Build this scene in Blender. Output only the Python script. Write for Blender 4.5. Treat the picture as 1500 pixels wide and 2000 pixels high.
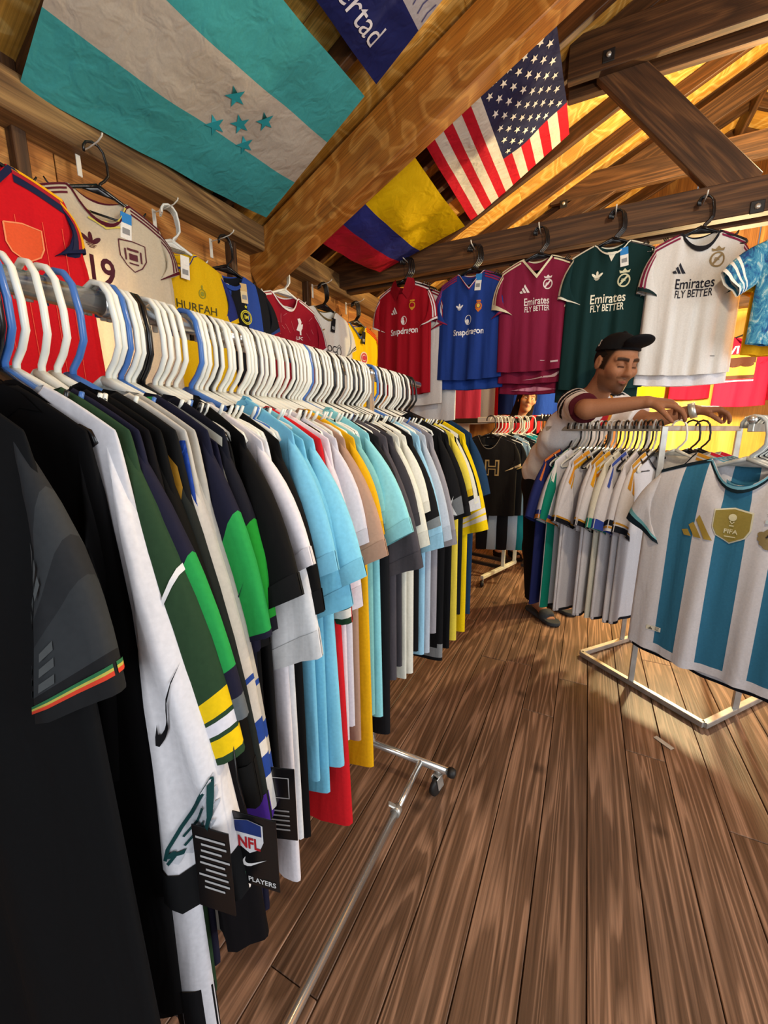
import bpy, bmesh, math, random
import numpy as np
from math import sin, cos, pi, radians, atan2, sqrt
from mathutils import Vector, Matrix
from mathutils.geometry import tessellate_polygon

for _o in list(bpy.data.objects):
    bpy.data.objects.remove(_o)
SC = bpy.context.scene
COL = SC.collection
random.seed(7)
RNG = np.random.RandomState(7)

# ------------------------------------------------------------------ camera
F_PX, YAW, PITCH, CAM_H = 788.0, radians(26.4), radians(11.5), 1.28
FW = np.array([-sin(YAW) * cos(PITCH), cos(YAW) * cos(PITCH), -sin(PITCH)])
RT = np.array([cos(YAW), sin(YAW), 0.0])
UP = np.cross(RT, FW)
CAM = np.array([0, 0, CAM_H])
cd = bpy.data.cameras.new('camera')
cam = bpy.data.objects.new('camera', cd)
COL.objects.link(cam)
cd.sensor_fit = 'HORIZONTAL'
cd.sensor_width = 36.0
cd.lens = F_PX / 1500 * 36.0
cd.clip_start = 0.02
M = Matrix.Identity(4)
for i in range(3):
    M[i][0], M[i][1], M[i][2], M[i][3] = RT[i], UP[i], -FW[i], CAM[i]
cam.matrix_world = M
SC.camera = cam

# ------------------------------------------------------------------ world, lamps, exposure
SC.view_settings.view_transform = 'Standard'
SC.view_settings.look = 'None'
SC.view_settings.gamma = 1.0
SC.view_settings.use_curve_mapping = False
SC.view_settings.exposure = 0.08
w = bpy.data.worlds.new('world')
SC.world = w
w.use_nodes = True
w.node_tree.nodes['Background'].inputs[0].default_value = (0.80, 0.90, 1.0, 1)
w.node_tree.nodes['Background'].inputs[1].default_value = 0.30


def area(name, loc, target, sx, sy, energy, color):
    l = bpy.data.lights.new(name, 'AREA')
    l.shape = 'RECTANGLE'
    l.size, l.size_y, l.energy, l.color = sx, sy, energy, color
    o = bpy.data.objects.new(name, l)
    COL.objects.link(o)
    o.location = loc
    o.rotation_euler = (Vector(target) - Vector(loc)).to_track_quat('-Z', 'Y').to_euler()
    return o


def point(name, loc, energy, color, r=0.06):
    l = bpy.data.lights.new(name, 'POINT')
    l.energy, l.color, l.shadow_soft_size = energy, color, r
    o = bpy.data.objects.new(name, l)
    COL.objects.link(o)
    o.location = loc
    return o


# daylight through the open door and shutters on the camera's right
area('daylight_door', (2.9, 0.9, 1.55), (-0.6, 1.4, 0.9), 2.2, 1.9, 70, (0.93, 0.97, 1.0))
area('daylight_front', (0.9, -2.4, 1.7), (-0.2, 1.6, 1.2), 2.0, 2.0, 44, (0.95, 0.97, 1.0))
# warm bulbs under the roof
WARM = (1.0, 0.80, 0.55)
point('bulb_front', (0.45, 0.95, 2.30), 44, WARM, 0.05)
point('bulb_back', (0.80, 3.9, 1.62), 170, (1.0, 0.80, 0.42), 0.06)
point('bulb_middle', (0.95, 3.15, 2.85), 135, (1.0, 0.77, 0.40), 0.05)


# ------------------------------------------------------------------ helpers
def srgb(hx):
    hx = hx.lstrip('#')
    c = [int(hx[i:i + 2], 16) / 255 for i in (0, 2, 4)]
    return tuple(x / 12.92 if x <= 0.04045 else ((x + 0.055) / 1.055) ** 2.4 for x in c) + (1.0,)


def ray(x, y):
    return FW + RT * ((x - 750) / F_PX) + UP * ((1000 - y) / F_PX)


def at_x(x, y, X):
    d = ray(x, y)
    return CAM + d * (X / d[0])


def at_y(x, y, Y):
    d = ray(x, y)
    return CAM + d * (Y / d[1])


def at_z(x, y, Z):
    d = ray(x, y)
    return CAM + d * ((Z - CAM_H) / d[2])


def tag(o, label=None, cat=None, group=None, kind=None):
    if label: o['label'] = label
    if cat: o['category'] = cat
    if group: o['group'] = group
    if kind: o['kind'] = kind
    return o


def empty(name, loc, rz=0.0, parent=None):
    o = bpy.data.objects.new(name, None)
    o.empty_display_size = 0.05
    COL.objects.link(o)
    o.location = loc
    o.rotation_euler = (0, 0, rz)
    if parent: o.parent = parent
    return o


def link(name, me, parent=None, loc=None, rot=None):
    o = bpy.data.objects.new(name, me)
    COL.objects.link(o)
    if parent is not None: o.parent = parent
    if loc is not None: o.location = loc
    if rot is not None: o.rotation_euler = rot
    return o


def weld(V, Fc):
    k = np.round(np.asarray(V) / 2e-5).astype(np.int64)
    _, first, inv = np.unique(k, axis=0, return_index=True, return_inverse=True)
    return np.asarray(V)[first], inv.reshape(-1)[np.asarray(Fc)]


def mesh(name, V, Fc, mats, FC=None, mi=None, smooth=True, PC=None):
    me = bpy.data.meshes.new(name)
    me.from_pydata([tuple(v) for v in V], [], [tuple(f) for f in Fc])
    if not isinstance(mats, (list, tuple)): mats = [mats]
    for m in mats: me.materials.append(m)
    if mi is not None: me.polygons.foreach_set('material_index', mi)
    if FC is not None:
        FC = np.asarray(FC, dtype=np.float32)
        if FC.shape[-1] == 3: FC = np.concatenate([FC, np.ones((len(FC), 1), np.float32)], 1)
        cnt = np.array([len(p.vertices) for p in me.polygons])
        at = me.color_attributes.new('Col', 'FLOAT_COLOR', 'CORNER')
        at.data.foreach_set('color', np.repeat(FC, cnt, axis=0).ravel())
    if PC is not None:
        at = me.color_attributes.new('Col', 'FLOAT_COLOR', 'POINT')
        at.data.foreach_set('color', np.asarray(PC, np.float32).ravel())
    if smooth: me.polygons.foreach_set('use_smooth', [True] * len(me.polygons))
    me.update()
    return me


# ------------------------------------------------------------------ materials
def new_mat(name):
    m = bpy.data.materials.new(name)
    m.use_nodes = True
    nt = m.node_tree
    return m, nt, nt.nodes['Principled BSDF']


def nd(nt, typ, **kw):
    n = nt.nodes.new(typ)
    for k, v in kw.items():
        if k.startswith('i_'):
            key = k[2:]
            n.inputs[int(key) if key.isdigit() else key].default_value = v
        else:
            setattr(n, k, v)
    return n


def cloth_mat(name, sheer=0.0, rough=0.8, bump=0.12):
    m, nt, p = new_mat(name)
    L = nt.links.new
    at = nd(nt, 'ShaderNodeAttribute', attribute_name='Col')
    tc = nd(nt, 'ShaderNodeTexCoord')
    nz = nd(nt, 'ShaderNodeTexNoise', i_Scale=160.0, i_Detail=4.0)
    L(tc.outputs['Object'], nz.inputs['Vector'])
    mr = nd(nt, 'ShaderNodeMapRange', i_1=0.3, i_2=0.7, i_3=0.94, i_4=1.05)
    L(nz.outputs[0], mr.inputs[0])
    mx = nd(nt, 'ShaderNodeMix', data_type='RGBA', blend_type='MULTIPLY')
    mx.inputs[0].default_value = 1.0
    L(at.outputs['Color'], mx.inputs[6])
    L(mr.outputs[0], mx.inputs[7])
    L(mx.outputs[2], p.inputs['Base Color'])
    p.inputs['Roughness'].default_value = rough
    p.inputs['Specular IOR Level'].default_value = 0.12
    vm = nd(nt, 'ShaderNodeVectorMath', operation='MULTIPLY')
    L(tc.outputs['Object'], vm.inputs[0])
    vm.inputs[1].default_value = (16.0, 16.0, 5.0)
    n2 = nd(nt, 'ShaderNodeTexNoise', i_Scale=1.0, i_Detail=2.5, i_Distortion=0.6)
    L(vm.outputs[0], n2.inputs['Vector'])
    b = nd(nt, 'ShaderNodeBump', i_Strength=bump * 2.2, i_Distance=0.02)
    L(n2.outputs[0], b.inputs['Height'])
    L(b.outputs[0], p.inputs['Normal'])
    if sheer > 0:
        t = nd(nt, 'ShaderNodeBsdfTranslucent')
        L(mx.outputs[2], t.inputs[0])
        ms = nd(nt, 'ShaderNodeMixShader')
        ms.inputs[0].default_value = sheer
        L(p.outputs[0], ms.inputs[1])
        L(t.outputs[0], ms.inputs[2])
        L(ms.outputs[0], nt.nodes['Material Output'].inputs['Surface'])
    return m


def plain_mat(name, hx, rough=0.5, metal=0.0, noise=0.1, scale=30.0, bump=0.0, spec=0.5):
    m, nt, p = new_mat(name)
    L = nt.links.new
    tc = nd(nt, 'ShaderNodeTexCoord')
    nz = nd(nt, 'ShaderNodeTexNoise', i_Scale=scale, i_Detail=4.0)
    L(tc.outputs['Object'], nz.inputs['Vector'])
    mr = nd(nt, 'ShaderNodeMapRange', i_1=0.25, i_2=0.75, i_3=1 - noise, i_4=1 + noise)
    L(nz.outputs[0], mr.inputs[0])
    mx = nd(nt, 'ShaderNodeMix', data_type='RGBA', blend_type='MULTIPLY')
    mx.inputs[0].default_value = 1.0
    mx.inputs[6].default_value = srgb(hx)
    L(mr.outputs[0], mx.inputs[7])
    L(mx.outputs[2], p.inputs['Base Color'])
    p.inputs['Roughness'].default_value = rough
    p.inputs['Metallic'].default_value = metal
    p.inputs['Specular IOR Level'].default_value = spec
    if bump:
        b = nd(nt, 'ShaderNodeBump', i_Strength=bump, i_Distance=0.01)
        L(nz.outputs[0], b.inputs['Height'])
        L(b.outputs[0], p.inputs['Normal'])
    return m


def wood_mat(name, dark, mid, light, stretch=(0.55, 7.0, 7.0), rings=14.0, rough=0.6, stain=0.0, fine=0.35, spec=0.4, bump=0.15):
    """long grain runs along local X; contour lines of a stretched noise give cathedral figure"""
    m, nt, p = new_mat(name)
    L = nt.links.new
    tc = nd(nt, 'ShaderNodeTexCoord')
    oi = nd(nt, 'ShaderNodeObjectInfo')
    off = nd(nt, 'ShaderNodeVectorMath', operation='MULTIPLY_ADD')
    L(oi.outputs['Random'], off.inputs[0])
    off.inputs[1].default_value = (37, 19, 11)
    L(tc.outputs['Object'], off.inputs[2])
    mp = nd(nt, 'ShaderNodeVectorMath', operation='MULTIPLY')
    L(off.outputs[0], mp.inputs[0])
    mp.inputs[1].default_value = stretch
    nz = nd(nt, 'ShaderNodeTexNoise', i_Scale=1.0, i_Detail=2.0, i_Roughness=0.45, i_Distortion=0.4)
    L(mp.outputs[0], nz.inputs['Vector'])
    mu = nd(nt, 'ShaderNodeMath', operation='MULTIPLY')
    L(nz.outputs[0], mu.inputs[0])
    mu.inputs[1].default_value = rings
    fr = nd(nt, 'ShaderNodeMath', operation='FRACT')
    L(mu.outputs[0], fr.inputs[0])
    rp = nd(nt, 'ShaderNodeValToRGB')
    e = rp.color_ramp.elements
    e[0].position, e[0].color = 0.0, srgb(mid)
    e[1].position, e[1].color = 1.0, srgb(mid)
    for pos, c in ((0.45, dark), (0.8, light), (0.9, light)):
        el = e.new(pos)
        el.color = srgb(c)
    L(fr.outputs[0], rp.inputs[0])
    # fine fibres
    mp2 = nd(nt, 'ShaderNodeVectorMath', operation='MULTIPLY')
    L(off.outputs[0], mp2.inputs[0])
    mp2.inputs[1].default_value = (4.0, 190.0, 190.0)
    n2 = nd(nt, 'ShaderNodeTexNoise', i_Scale=1.0, i_Detail=3.0)
    L(mp2.outputs[0], n2.inputs['Vector'])
    mr = nd(nt, 'ShaderNodeMapRange', i_1=0.3, i_2=0.7, i_3=1 - fine, i_4=1 + fine)
    L(n2.outputs[0], mr.inputs[0])
    mx = nd(nt, 'ShaderNodeMix', data_type='RGBA', blend_type='MULTIPLY')
    mx.inputs[0].default_value = 1.0
    L(rp.outputs[0], mx.inputs[6])
    L(mr.outputs[0], mx.inputs[7])
    # board to board variation and broad blotches
    n3 = nd(nt, 'ShaderNodeTexNoise', i_Scale=2.2, i_Detail=3.0)
    L(off.outputs[0], n3.inputs['Vector'])
    ma = nd(nt, 'ShaderNodeMath', operation='MULTIPLY_ADD')
    L(oi.outputs['Random'], ma.inputs[0])
    ma.inputs[1].default_value = 0.34
    mr3 = nd(nt, 'ShaderNodeMapRange', i_1=0.3, i_2=0.7, i_3=0.62, i_4=1.02)
    L(n3.outputs[0], mr3.inputs[0])
    L(mr3.outputs[0], ma.inputs[2])
    mx2 = nd(nt, 'ShaderNodeMix', data_type='RGBA', blend_type='MULTIPLY')
    mx2.inputs[0].default_value = 1.0
    L(mx.outputs[2], mx2.inputs[6])
    L(ma.outputs[0], mx2.inputs[7])
    out = mx2.outputs[2]
    if stain:
        geo = nd(nt, 'ShaderNodeNewGeometry')
        vo = nd(nt, 'ShaderNodeTexVoronoi', voronoi_dimensions='2D', i_Scale=1.7)
        L(geo.outputs['Position'], vo.inputs['Vector'])
        ms = nd(nt, 'ShaderNodeMapRange', i_1=0.015, i_2=0.06, i_3=stain, i_4=0.0)
        L(vo.outputs['Distance'], ms.inputs[0])
        m4 = nd(nt, 'ShaderNodeMix', data_type='RGBA')
        L(ms.outputs[0], m4.inputs[0])
        L(out, m4.inputs[6])
        m4.inputs[7].default_value = srgb('#241a14')
        out = m4.outputs[2]
    L(out, p.inputs['Base Color'])
    p.inputs['Roughness'].default_value = rough
    p.inputs['Specular IOR Level'].default_value = spec
    b = nd(nt, 'ShaderNodeBump', i_Strength=bump, i_Distance=0.004)
    L(n2.outputs[0], b.inputs['Height'])
    L(b.outputs[0], p.inputs['Normal'])
    return m


CLOTH = cloth_mat('jersey_cloth')
SHEER = cloth_mat('sheer_jersey_cloth', sheer=0.3)
FLAG = cloth_mat('flag_nylon', sheer=0.25, rough=0.6, bump=0.2)
PRINT = cloth_mat('flat_print', rough=0.55, bump=0.0)


def mottled_mat():
    m = cloth_mat('mottled_jersey_cloth')
    nt = m.node_tree
    L = nt.links.new
    p = nt.nodes['Principled BSDF']
    src = p.inputs['Base Color'].links[0].from_socket
    tc = nd(nt, 'ShaderNodeTexCoord')
    vm = nd(nt, 'ShaderNodeVectorMath', operation='MULTIPLY')
    L(tc.outputs['Object'], vm.inputs[0])
    vm.inputs[1].default_value = (26, 26, 14)
    nz = nd(nt, 'ShaderNodeTexNoise', i_Scale=1.0, i_Detail=5.0, i_Roughness=0.7, i_Distortion=1.0)
    L(vm.outputs[0], nz.inputs['Vector'])
    rp = nd(nt, 'ShaderNodeValToRGB')
    e = rp.color_ramp.elements
    e[0].position, e[0].color = .36, srgb('#28427a')
    e[1].position, e[1].color = .66, srgb('#c3cdc9')
    for q, c in ((.45, '#2f6f96'), (.54, '#4f93ab'), (.58, '#8fb2b8')):
        el = e.new(q)
        el.color = srgb(c)
    L(nz.outputs[0], rp.inputs[0])
    mx = nd(nt, 'ShaderNodeMix', data_type='RGBA')
    at = nd(nt, 'ShaderNodeAttribute', attribute_name='Col')
    gt = nd(nt, 'ShaderNodeMath', operation='LESS_THAN', i_1=0.5)
    L(at.outputs['Fac'], gt.inputs[0])
    L(gt.outputs[0], mx.inputs[0])
    L(src, mx.inputs[6])
    L(rp.outputs[0], mx.inputs[7])
    L(mx.outputs[2], p.inputs['Base Color'])
    return m


MOTTLED = mottled_mat()
SKIN = cloth_mat('skin', rough=0.5, bump=0.03)
HAIR = plain_mat('dark_hair', '#1a120e', rough=0.45, noise=0.4, scale=120)
CHROME = plain_mat('chrome_tube', '#d4d4d2', rough=0.2, metal=0.8, noise=0.05, scale=12)
STEEL = plain_mat('scuffed_square_steel', '#bdbdb8', rough=0.38, metal=0.65, noise=0.25, scale=18)
CREAM = plain_mat('cream_painted_steel', '#cfccb4', rough=0.5, noise=0.1)
BLACKM = plain_mat('black_painted_steel', '#17171a', rough=0.45)
RUBBER = plain_mat('black_rubber', '#1b1a1a', rough=0.55, noise=0.2)
P_WHITE = plain_mat('white_plastic', '#dfe0d8', rough=0.28, noise=0.03)
P_BLUE = plain_mat('blue_plastic', '#3e6bb0', rough=0.28, noise=0.05)
P_BLACK = plain_mat('black_plastic', '#101012', rough=0.25)
P_GREY = plain_mat('grey_plastic', '#a9adab', rough=0.3, noise=0.05)
WIREM = plain_mat('white_wire', '#d8d4c8', rough=0.35, noise=0.05)
W_FLOOR = wood_mat('floor_boards', '#5f4634', '#6c513e', '#92715a', stretch=(0.5, 10.0, 10.0), rings=12, rough=0.42, stain=0.6, spec=0.45)
W_RAFTER = wood_mat('stained_rafter', '#3a2210', '#46290f', '#56351a', stretch=(1.0, 8.0, 8.0), rings=8, rough=0.55)
W_BEAM = wood_mat('glued_beam', '#965818', '#9d611f', '#b47a36', stretch=(3.6, 4.5, 4.5), rings=7, rough=0.5)
W_DARK = wood_mat('dark_truss_timber', '#3a2413', '#4a2f19', '#5c3d22', stretch=(0.8, 9.0, 9.0), rings=8, rough=0.6)
W_PLATE = wood_mat('weathered_plate_timber', '#5a4024', '#6e5230', '#84673f', stretch=(0.8, 6.0, 6.0), rings=6, rough=0.65)
W_DECK = wood_mat('roof_deck_plywood', '#b5802f', '#c08b3a', '#d0a256', stretch=(3.2, 2.4, 2.4), rings=12, rough=0.65)
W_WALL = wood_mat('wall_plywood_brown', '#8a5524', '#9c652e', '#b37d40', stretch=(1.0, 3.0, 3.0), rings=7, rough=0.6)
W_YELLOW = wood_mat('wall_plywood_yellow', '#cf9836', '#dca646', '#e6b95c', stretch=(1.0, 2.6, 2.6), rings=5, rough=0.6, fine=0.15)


# ------------------------------------------------------------------ solid builders
def box_mesh(name, dx, dy, dz, mat, bev=0.003):
    bm = bmesh.new()
    bmesh.ops.create_cube(bm, size=1.0)
    for v in bm.verts: v.co = Vector((v.co.x * dx, v.co.y * dy, v.co.z * dz))
    if bev:
        bmesh.ops.bevel(bm, geom=list(bm.edges), offset=bev, segments=1, affect='EDGES')
    me = bpy.data.meshes.new(name)
    bm.to_mesh(me)
    bm.free()
    me.materials.append(mat)
    return me


def box(name, c, dims, mat, parent=None, rot=(0, 0, 0), bev=0.003):
    return link(name, box_mesh(name, *dims, mat, bev), parent, c, rot)


def bar(name, a, b, wd, ht, mat, parent=None, bev=0.003, roll=0.0):
    """box whose local X runs from a to b; wd across, ht in the upright direction"""
    a, b = Vector(a), Vector(b)
    d = b - a
    q = d.to_track_quat('X', 'Z')
    o = link(name, box_mesh(name, d.length, wd, ht, mat, bev), parent, (a + b) / 2)
    o.rotation_euler = (q.to_matrix() @ Matrix.Rotation(roll, 3, 'X')).to_euler()
    return o


def sweep(paths, rad, n=8, sx=1.0):
    """round tubes along polylines; returns verts, faces. rad: number or list per path point"""
    V, Fc = [], []
    for path in paths:
        P = [Vector(p) for p in path]
        base = len(V)
        m = len(P)
        up = None
        for i, p in enumerate(P):
            t = (P[min(i + 1, m - 1)] - P[max(i - 1, 0)]).normalized()
            if up is None:
                up = Vector((0, 1, 0)) if abs(t.y) < 0.9 else Vector((1, 0, 0))
            s = t.cross(up).normalized()
            up = s.cross(t).normalized()
            r = rad[i] if isinstance(rad, (list, tuple)) else rad
            for k in range(n):
                a = 2 * pi * k / n
                V.append(p + s * (cos(a) * r) + up * (sin(a) * r * sx))
        for i in range(m - 1):
            for k in range(n):
                a0, a1 = base + i * n + k, base + i * n + (k + 1) % n
                Fc.append((a0, a1, a1 + n, a0 + n))
        Fc.append(tuple(base + k for k in range(n))[::-1])
        Fc.append(tuple(base + (m - 1) * n + k for k in range(n)))
    return V, Fc


def tube(name, path, r, mat, parent=None, n=10, sx=1.0, loc=None, rot=None):
    V, Fc = sweep([path], r, n, sx)
    return link(name, mesh(name, V, Fc, mat), parent, loc, rot)


def lathe_mesh(name, prof, mat, n=20, axis='Z'):
    V, Fc = [], []
    for r, z in prof:
        for k in range(n):
            a = 2 * pi * k / n
            if axis == 'Z': V.append((r * cos(a), r * sin(a), z))
            else: V.append((z, r * cos(a), r * sin(a)))
    m = len(prof)
    for i in range(m - 1):
        for k in range(n):
            a0, a1 = i * n + k, i * n + (k + 1) % n
            Fc.append((a0, a1, a1 + n, a0 + n))
    Fc.append(tuple(range(n))[::-1])
    Fc.append(tuple((m - 1) * n + k for k in range(n)))
    return mesh(name, V, Fc, mat)


# ------------------------------------------------------------------ flat shapes for prints: (verts Nx2, faces)
_TXT = {}


def text2d(s, bold=0.0):
    key = (s, bold)
    if key not in _TXT:
        cu = bpy.data.curves.new('letters', 'FONT')
        cu.body, cu.size, cu.align_x, cu.align_y = s, 1.0, 'CENTER', 'CENTER'
        cu.offset, cu.resolution_u = bold, 3
        ob = bpy.data.objects.new('letters', cu)
        COL.objects.link(ob)
        dg = bpy.context.evaluated_depsgraph_get()
        me = bpy.data.meshes.new_from_object(ob.evaluated_get(dg))
        V = np.array([(v.co.x, v.co.y) for v in me.vertices]).reshape(-1, 2)
        Fc = [tuple(p.vertices) for p in me.polygons]
        bpy.data.objects.remove(ob)
        bpy.data.curves.remove(cu)
        bpy.data.meshes.remove(me)
        _TXT[key] = (V, Fc)
    V, Fc = _TXT[key]
    return V.copy(), list(Fc)


for _s, _b in [('Emirates', .012), ('FLY BETTER', .012), ('Snapdragon', .02), ('SHURFAH', 0), ('standard', .015), ('chartered', .015), ('19', .02),
               ('H', .02), ('A', .02), ('AFA', .02), ('FIFA', .02), ('NFL', .03), ('NFL PLAYERS', .02), ('ertad', 0), ('S', .03), ('LFC', .01),
               ('O', .03), ('8', .05), ('VIDA', .02), ('IM', .02), ('4', .03), ('AOC', 0.01)]:
    text2d(_s, _b)


def place(sh, x, z, s=1.0, rot=0.0, sx=1.0, slant=0.0):
    V, Fc = sh
    V = np.array(V, float) * s
    V[:, 0] = V[:, 0] * sx + V[:, 1] * slant
    c, sn = cos(rot), sin(rot)
    V = np.stack([V[:, 0] * c - V[:, 1] * sn + x, V[:, 0] * sn + V[:, 1] * c + z], 1)
    return V, Fc


def join(*shs):
    V, Fc, n = [], [], 0
    for v, f in shs:
        V.append(np.array(v, float).reshape(-1, 2))
        Fc += [tuple(i + n for i in t) for t in f]
        n += len(v)
    return np.concatenate(V), Fc


def poly(pts):
    t = tessellate_polygon([[Vector((p[0], p[1], 0)) for p in pts]])
    return np.array(pts, float), [tuple(x) for x in t]


def txt(s, x, z, h, bold=0.0, sx=1.0, rot=0.0, slant=0.0):
    return place(text2d(s, bold), x, z, h, rot, sx, slant)


def ellipse(x, z, rx, rz, n=14, rot=0.0):
    return place(poly([(rx * cos(2 * pi * k / n), rz * sin(2 * pi * k / n)) for k in range(n)]), x, z, 1, rot)


def ring(x, z, rx, rz, t, n=18):
    V = [((rx - d) * cos(2 * pi * k / n) + x, (rz - d) * sin(2 * pi * k / n) + z) for d in (0, t) for k in range(n)]
    return np.array(V), [(k, (k + 1) % n, n + (k + 1) % n, n + k) for k in range(n)]


def star(x, z, r, rot=0.0):
    return place(poly([((r if k % 2 == 0 else r * .4) * sin(pi * k / 5), (r if k % 2 == 0 else r * .4) * cos(pi * k / 5)) for k in range(10)]), x, z, 1, rot)


def rect(x, z, w_, h_, rot=0.0, n=1):
    V = [(-w_ / 2 + w_ * i / n, sgn * h_ / 2) for i in range(n + 1) for sgn in (-1, 1)]
    return place((np.array(V), [(2 * i, 2 * i + 2, 2 * i + 3, 2 * i + 1) for i in range(n)]), x, z, 1, rot)


def strip(pts, wd):
    P = np.array(pts, float)
    T = np.gradient(P, axis=0)
    T /= np.linalg.norm(T, axis=1)[:, None] + 1e-9
    N = np.stack([-T[:, 1], T[:, 0]], 1)
    V = np.concatenate([P - N * wd / 2, P + N * wd / 2])
    n = len(P)
    return V, [(i, i + 1, n + i + 1, n + i) for i in range(n - 1)]


def shield(x, z, s):
    return place(poly([(-.5, .5), (-.2, .56), (0, .6), (.2, .56), (.5, .5), (.5, -.1), (.38, -.38), (0, -.62), (-.38, -.38), (-.5, -.1)]), x, z, s)


def swoosh(x, z, s, rot=0.0, mirror=1):
    P = [(1.0, .42), (.38, .1), (.24, .06), (.14, .08), (.1, .16), (.14, .34), (.04, .2), (0, .06), (.05, -.06), (.18, -.08), (.34, -.03)]
    return place(poly([((p[0] - .45) * mirror, p[1] - .1) for p in P]), x, z, s, rot)


def three_bars(x, z, s):
    out = []
    for k, (x0, h) in enumerate(((-.5, .28), (-.17, .62), (.16, .95))):
        out.append(place(poly([(x0, 0), (x0 + .25, 0), (x0 + .25 - h * .0, 0.0), (x0 + .25 - .1, h * .3), (x0 - .12 + .02, h * .3)]) if False else
                         poly([(x0 + .06, 0), (x0 + .30, 0), (x0 + .30 - .52 * h, h * .86), (x0 + .06 - .36 * h, h * .66)]), x, z - .4 * s, s))
    return join(*out)


def trefoil(x, z, s):
    a = [ellipse(0, .2, .13, .36), ellipse(-.3, .08, .13, .34, rot=.85), ellipse(.3, .08, .13, .34, rot=-.85), rect(0, -.2, .62, .05), rect(0, -.29, .46, .05), rect(0, -.38, .3, .05)]
    return place(join(*a), x, z, s)


def crest_round(x, z, s):
    """crowned round badge with a diagonal band"""
    return join(place(join(ring(0, -.08, .42, .46, .1), strip([(-.24, -.34), (.22, .2)], .13), rect(-.05, -.1, .3, .06), rect(-.05, .0, .24, .06),
                           poly([(-.3, .42), (-.36, .62), (-.16, .54), (0, .72), (.16, .54), (.36, .62), (.3, .42)])), x, z, s))
# ------------------------------------------------------------------ the setting
WALL_X, BACK_Y, RIGHT_X = -1.82, 5.0, 3.6
PITCH_K = 0.5                       # roof slope
RIDGE_X = 0.9


def roof_z(X):                      # underside of the rafters
    return 2.33 + PITCH_K * (X + 1.82) if X <= RIDGE_X else 2.33 + PITCH_K * (2 * RIDGE_X - X + 1.82)


RA = math.atan(PITCH_K)
floor = tag(box('floor', (0.9, 2.0, -0.045), (5.9, 6.6, 0.04), W_DARK), kind='structure')
PW = 0.138
ix = 0
x = WALL_X + PW / 2
while x < RIGHT_X:
    y = -1.05 - random.random() * 1.2
    while y < BACK_Y:
        ln = random.choice((2.1, 2.7, 3.3, 3.9))
        y0, y1 = max(y, -1.05), min(y + ln, BACK_Y + 0.05)
        if y1 - y0 > 0.05:
            o = box('floor_board', (x - 0.9, (y0 + y1) / 2 - 2.0, 0.033 + random.uniform(-.0008, .0008)), (y1 - y0 - 0.0025, PW - 0.003, 0.022), W_FLOOR, floor, (0, 0, pi / 2), bev=0.0015)
        y += ln
    x += PW
    ix += 1

# ceiling: decking above the rafters, one panel after another
ceiling = tag(empty('ceiling', (0, 0, 0)), kind='structure')
RH, RW = 0.092, 0.04
LEN = (RIDGE_X + 2.15) / cos(RA)
for side in (0, 1):
    ya = -0.9
    for j in range(5):
        yb = ya + 1.22
        for k in range(2):
            xa, xb = (-2.15 + k * 1.525, -2.15 + (k + 1) * 1.525)
            if side: xa, xb = 2 * RIDGE_X - xb, 2 * RIDGE_X - xa
            za, zb = roof_z(xa) + RH * 1.1, roof_z(xb) + RH * 1.1
            if not side and k == 1: zb = roof_z(RIDGE_X) + RH * 1.1
            bar('deck_panel', (xa, (ya + yb) / 2, za + .011), (xb, (ya + yb) / 2, zb + .011), 1.216, 0.016, W_DECK, ceiling, bev=0.002)
        ya = yb
yr = [0.1 + 0.4 * i for i in range(13)]
for i, yy in enumerate(yr):
    yv = yy + 0.0
    hz = RH * 0.5 / cos(RA)
    bar('rafter', (-2.1, yv, roof_z(-2.1) + hz), (RIDGE_X - 0.02, yv, roof_z(RIDGE_X - 0.02) + hz), RW, RH, W_RAFTER, ceiling)
    bar('rafter', (RIDGE_X + 0.02, yv, roof_z(RIDGE_X - .02) + hz), (2 * RIDGE_X + 2.1, yv, roof_z(-2.1) + hz), RW, RH, W_RAFTER, ceiling)
bar('ridge_board', (RIDGE_X, -0.9, roof_z(RIDGE_X) + 0.05), (RIDGE_X, BACK_Y, roof_z(RIDGE_X) + 0.05), 0.035, 0.24, W_DARK, ceiling)
# girder under the rafters, nearest truss
o = bar('girder_beam', (-1.83, 1.99, roof_z(-1.83) - .14), (RIDGE_X, 1.99, roof_z(RIDGE_X) - .14), 0.10, 0.25, W_BEAM, ceiling, bev=0.006)
# middle truss with the tie beam the shirts hang on
TY = 2.74
tie = box('tie_beam', (0.9, TY, 2.365), (5.6, 0.06, 0.155), W_DARK, ceiling)
tie2 = box('tie_beam', (0.9, TY + .10, 2.355), (5.6, 0.06, 0.155), W_DARK, ceiling)
bar('truss_chord', (-1.83, TY, roof_z(-1.83) + .045), (RIDGE_X, TY, roof_z(RIDGE_X) + .045), 0.045, 0.09, W_DARK, ceiling)
bar('truss_chord', (RIDGE_X, TY, roof_z(RIDGE_X) - .075), (2 * RIDGE_X + 1.83, TY, roof_z(-1.83) - .075), 0.045, 0.15, W_DARK, ceiling)
col_z = 3.15
collar = bar('collar_beam', (-0.26, TY - .05, col_z), (2.1, TY - .05, col_z), 0.045, 0.19, W_DARK, ceiling)
collar2 = bar('collar_beam', (-0.26, TY + .07, col_z - .01), (2.1, TY + .07, col_z - .01), 0.045, 0.19, W_DARK, ceiling)
bar('diagonal_brace', (-0.06, TY, 3.12), (0.56, TY, 2.40), 0.05, 0.17, W_DARK, ceiling)
bar('diagonal_brace', (1.86, TY, 3.12), (1.24, TY, 2.40), 0.05, 0.17, W_DARK, ceiling)
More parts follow.
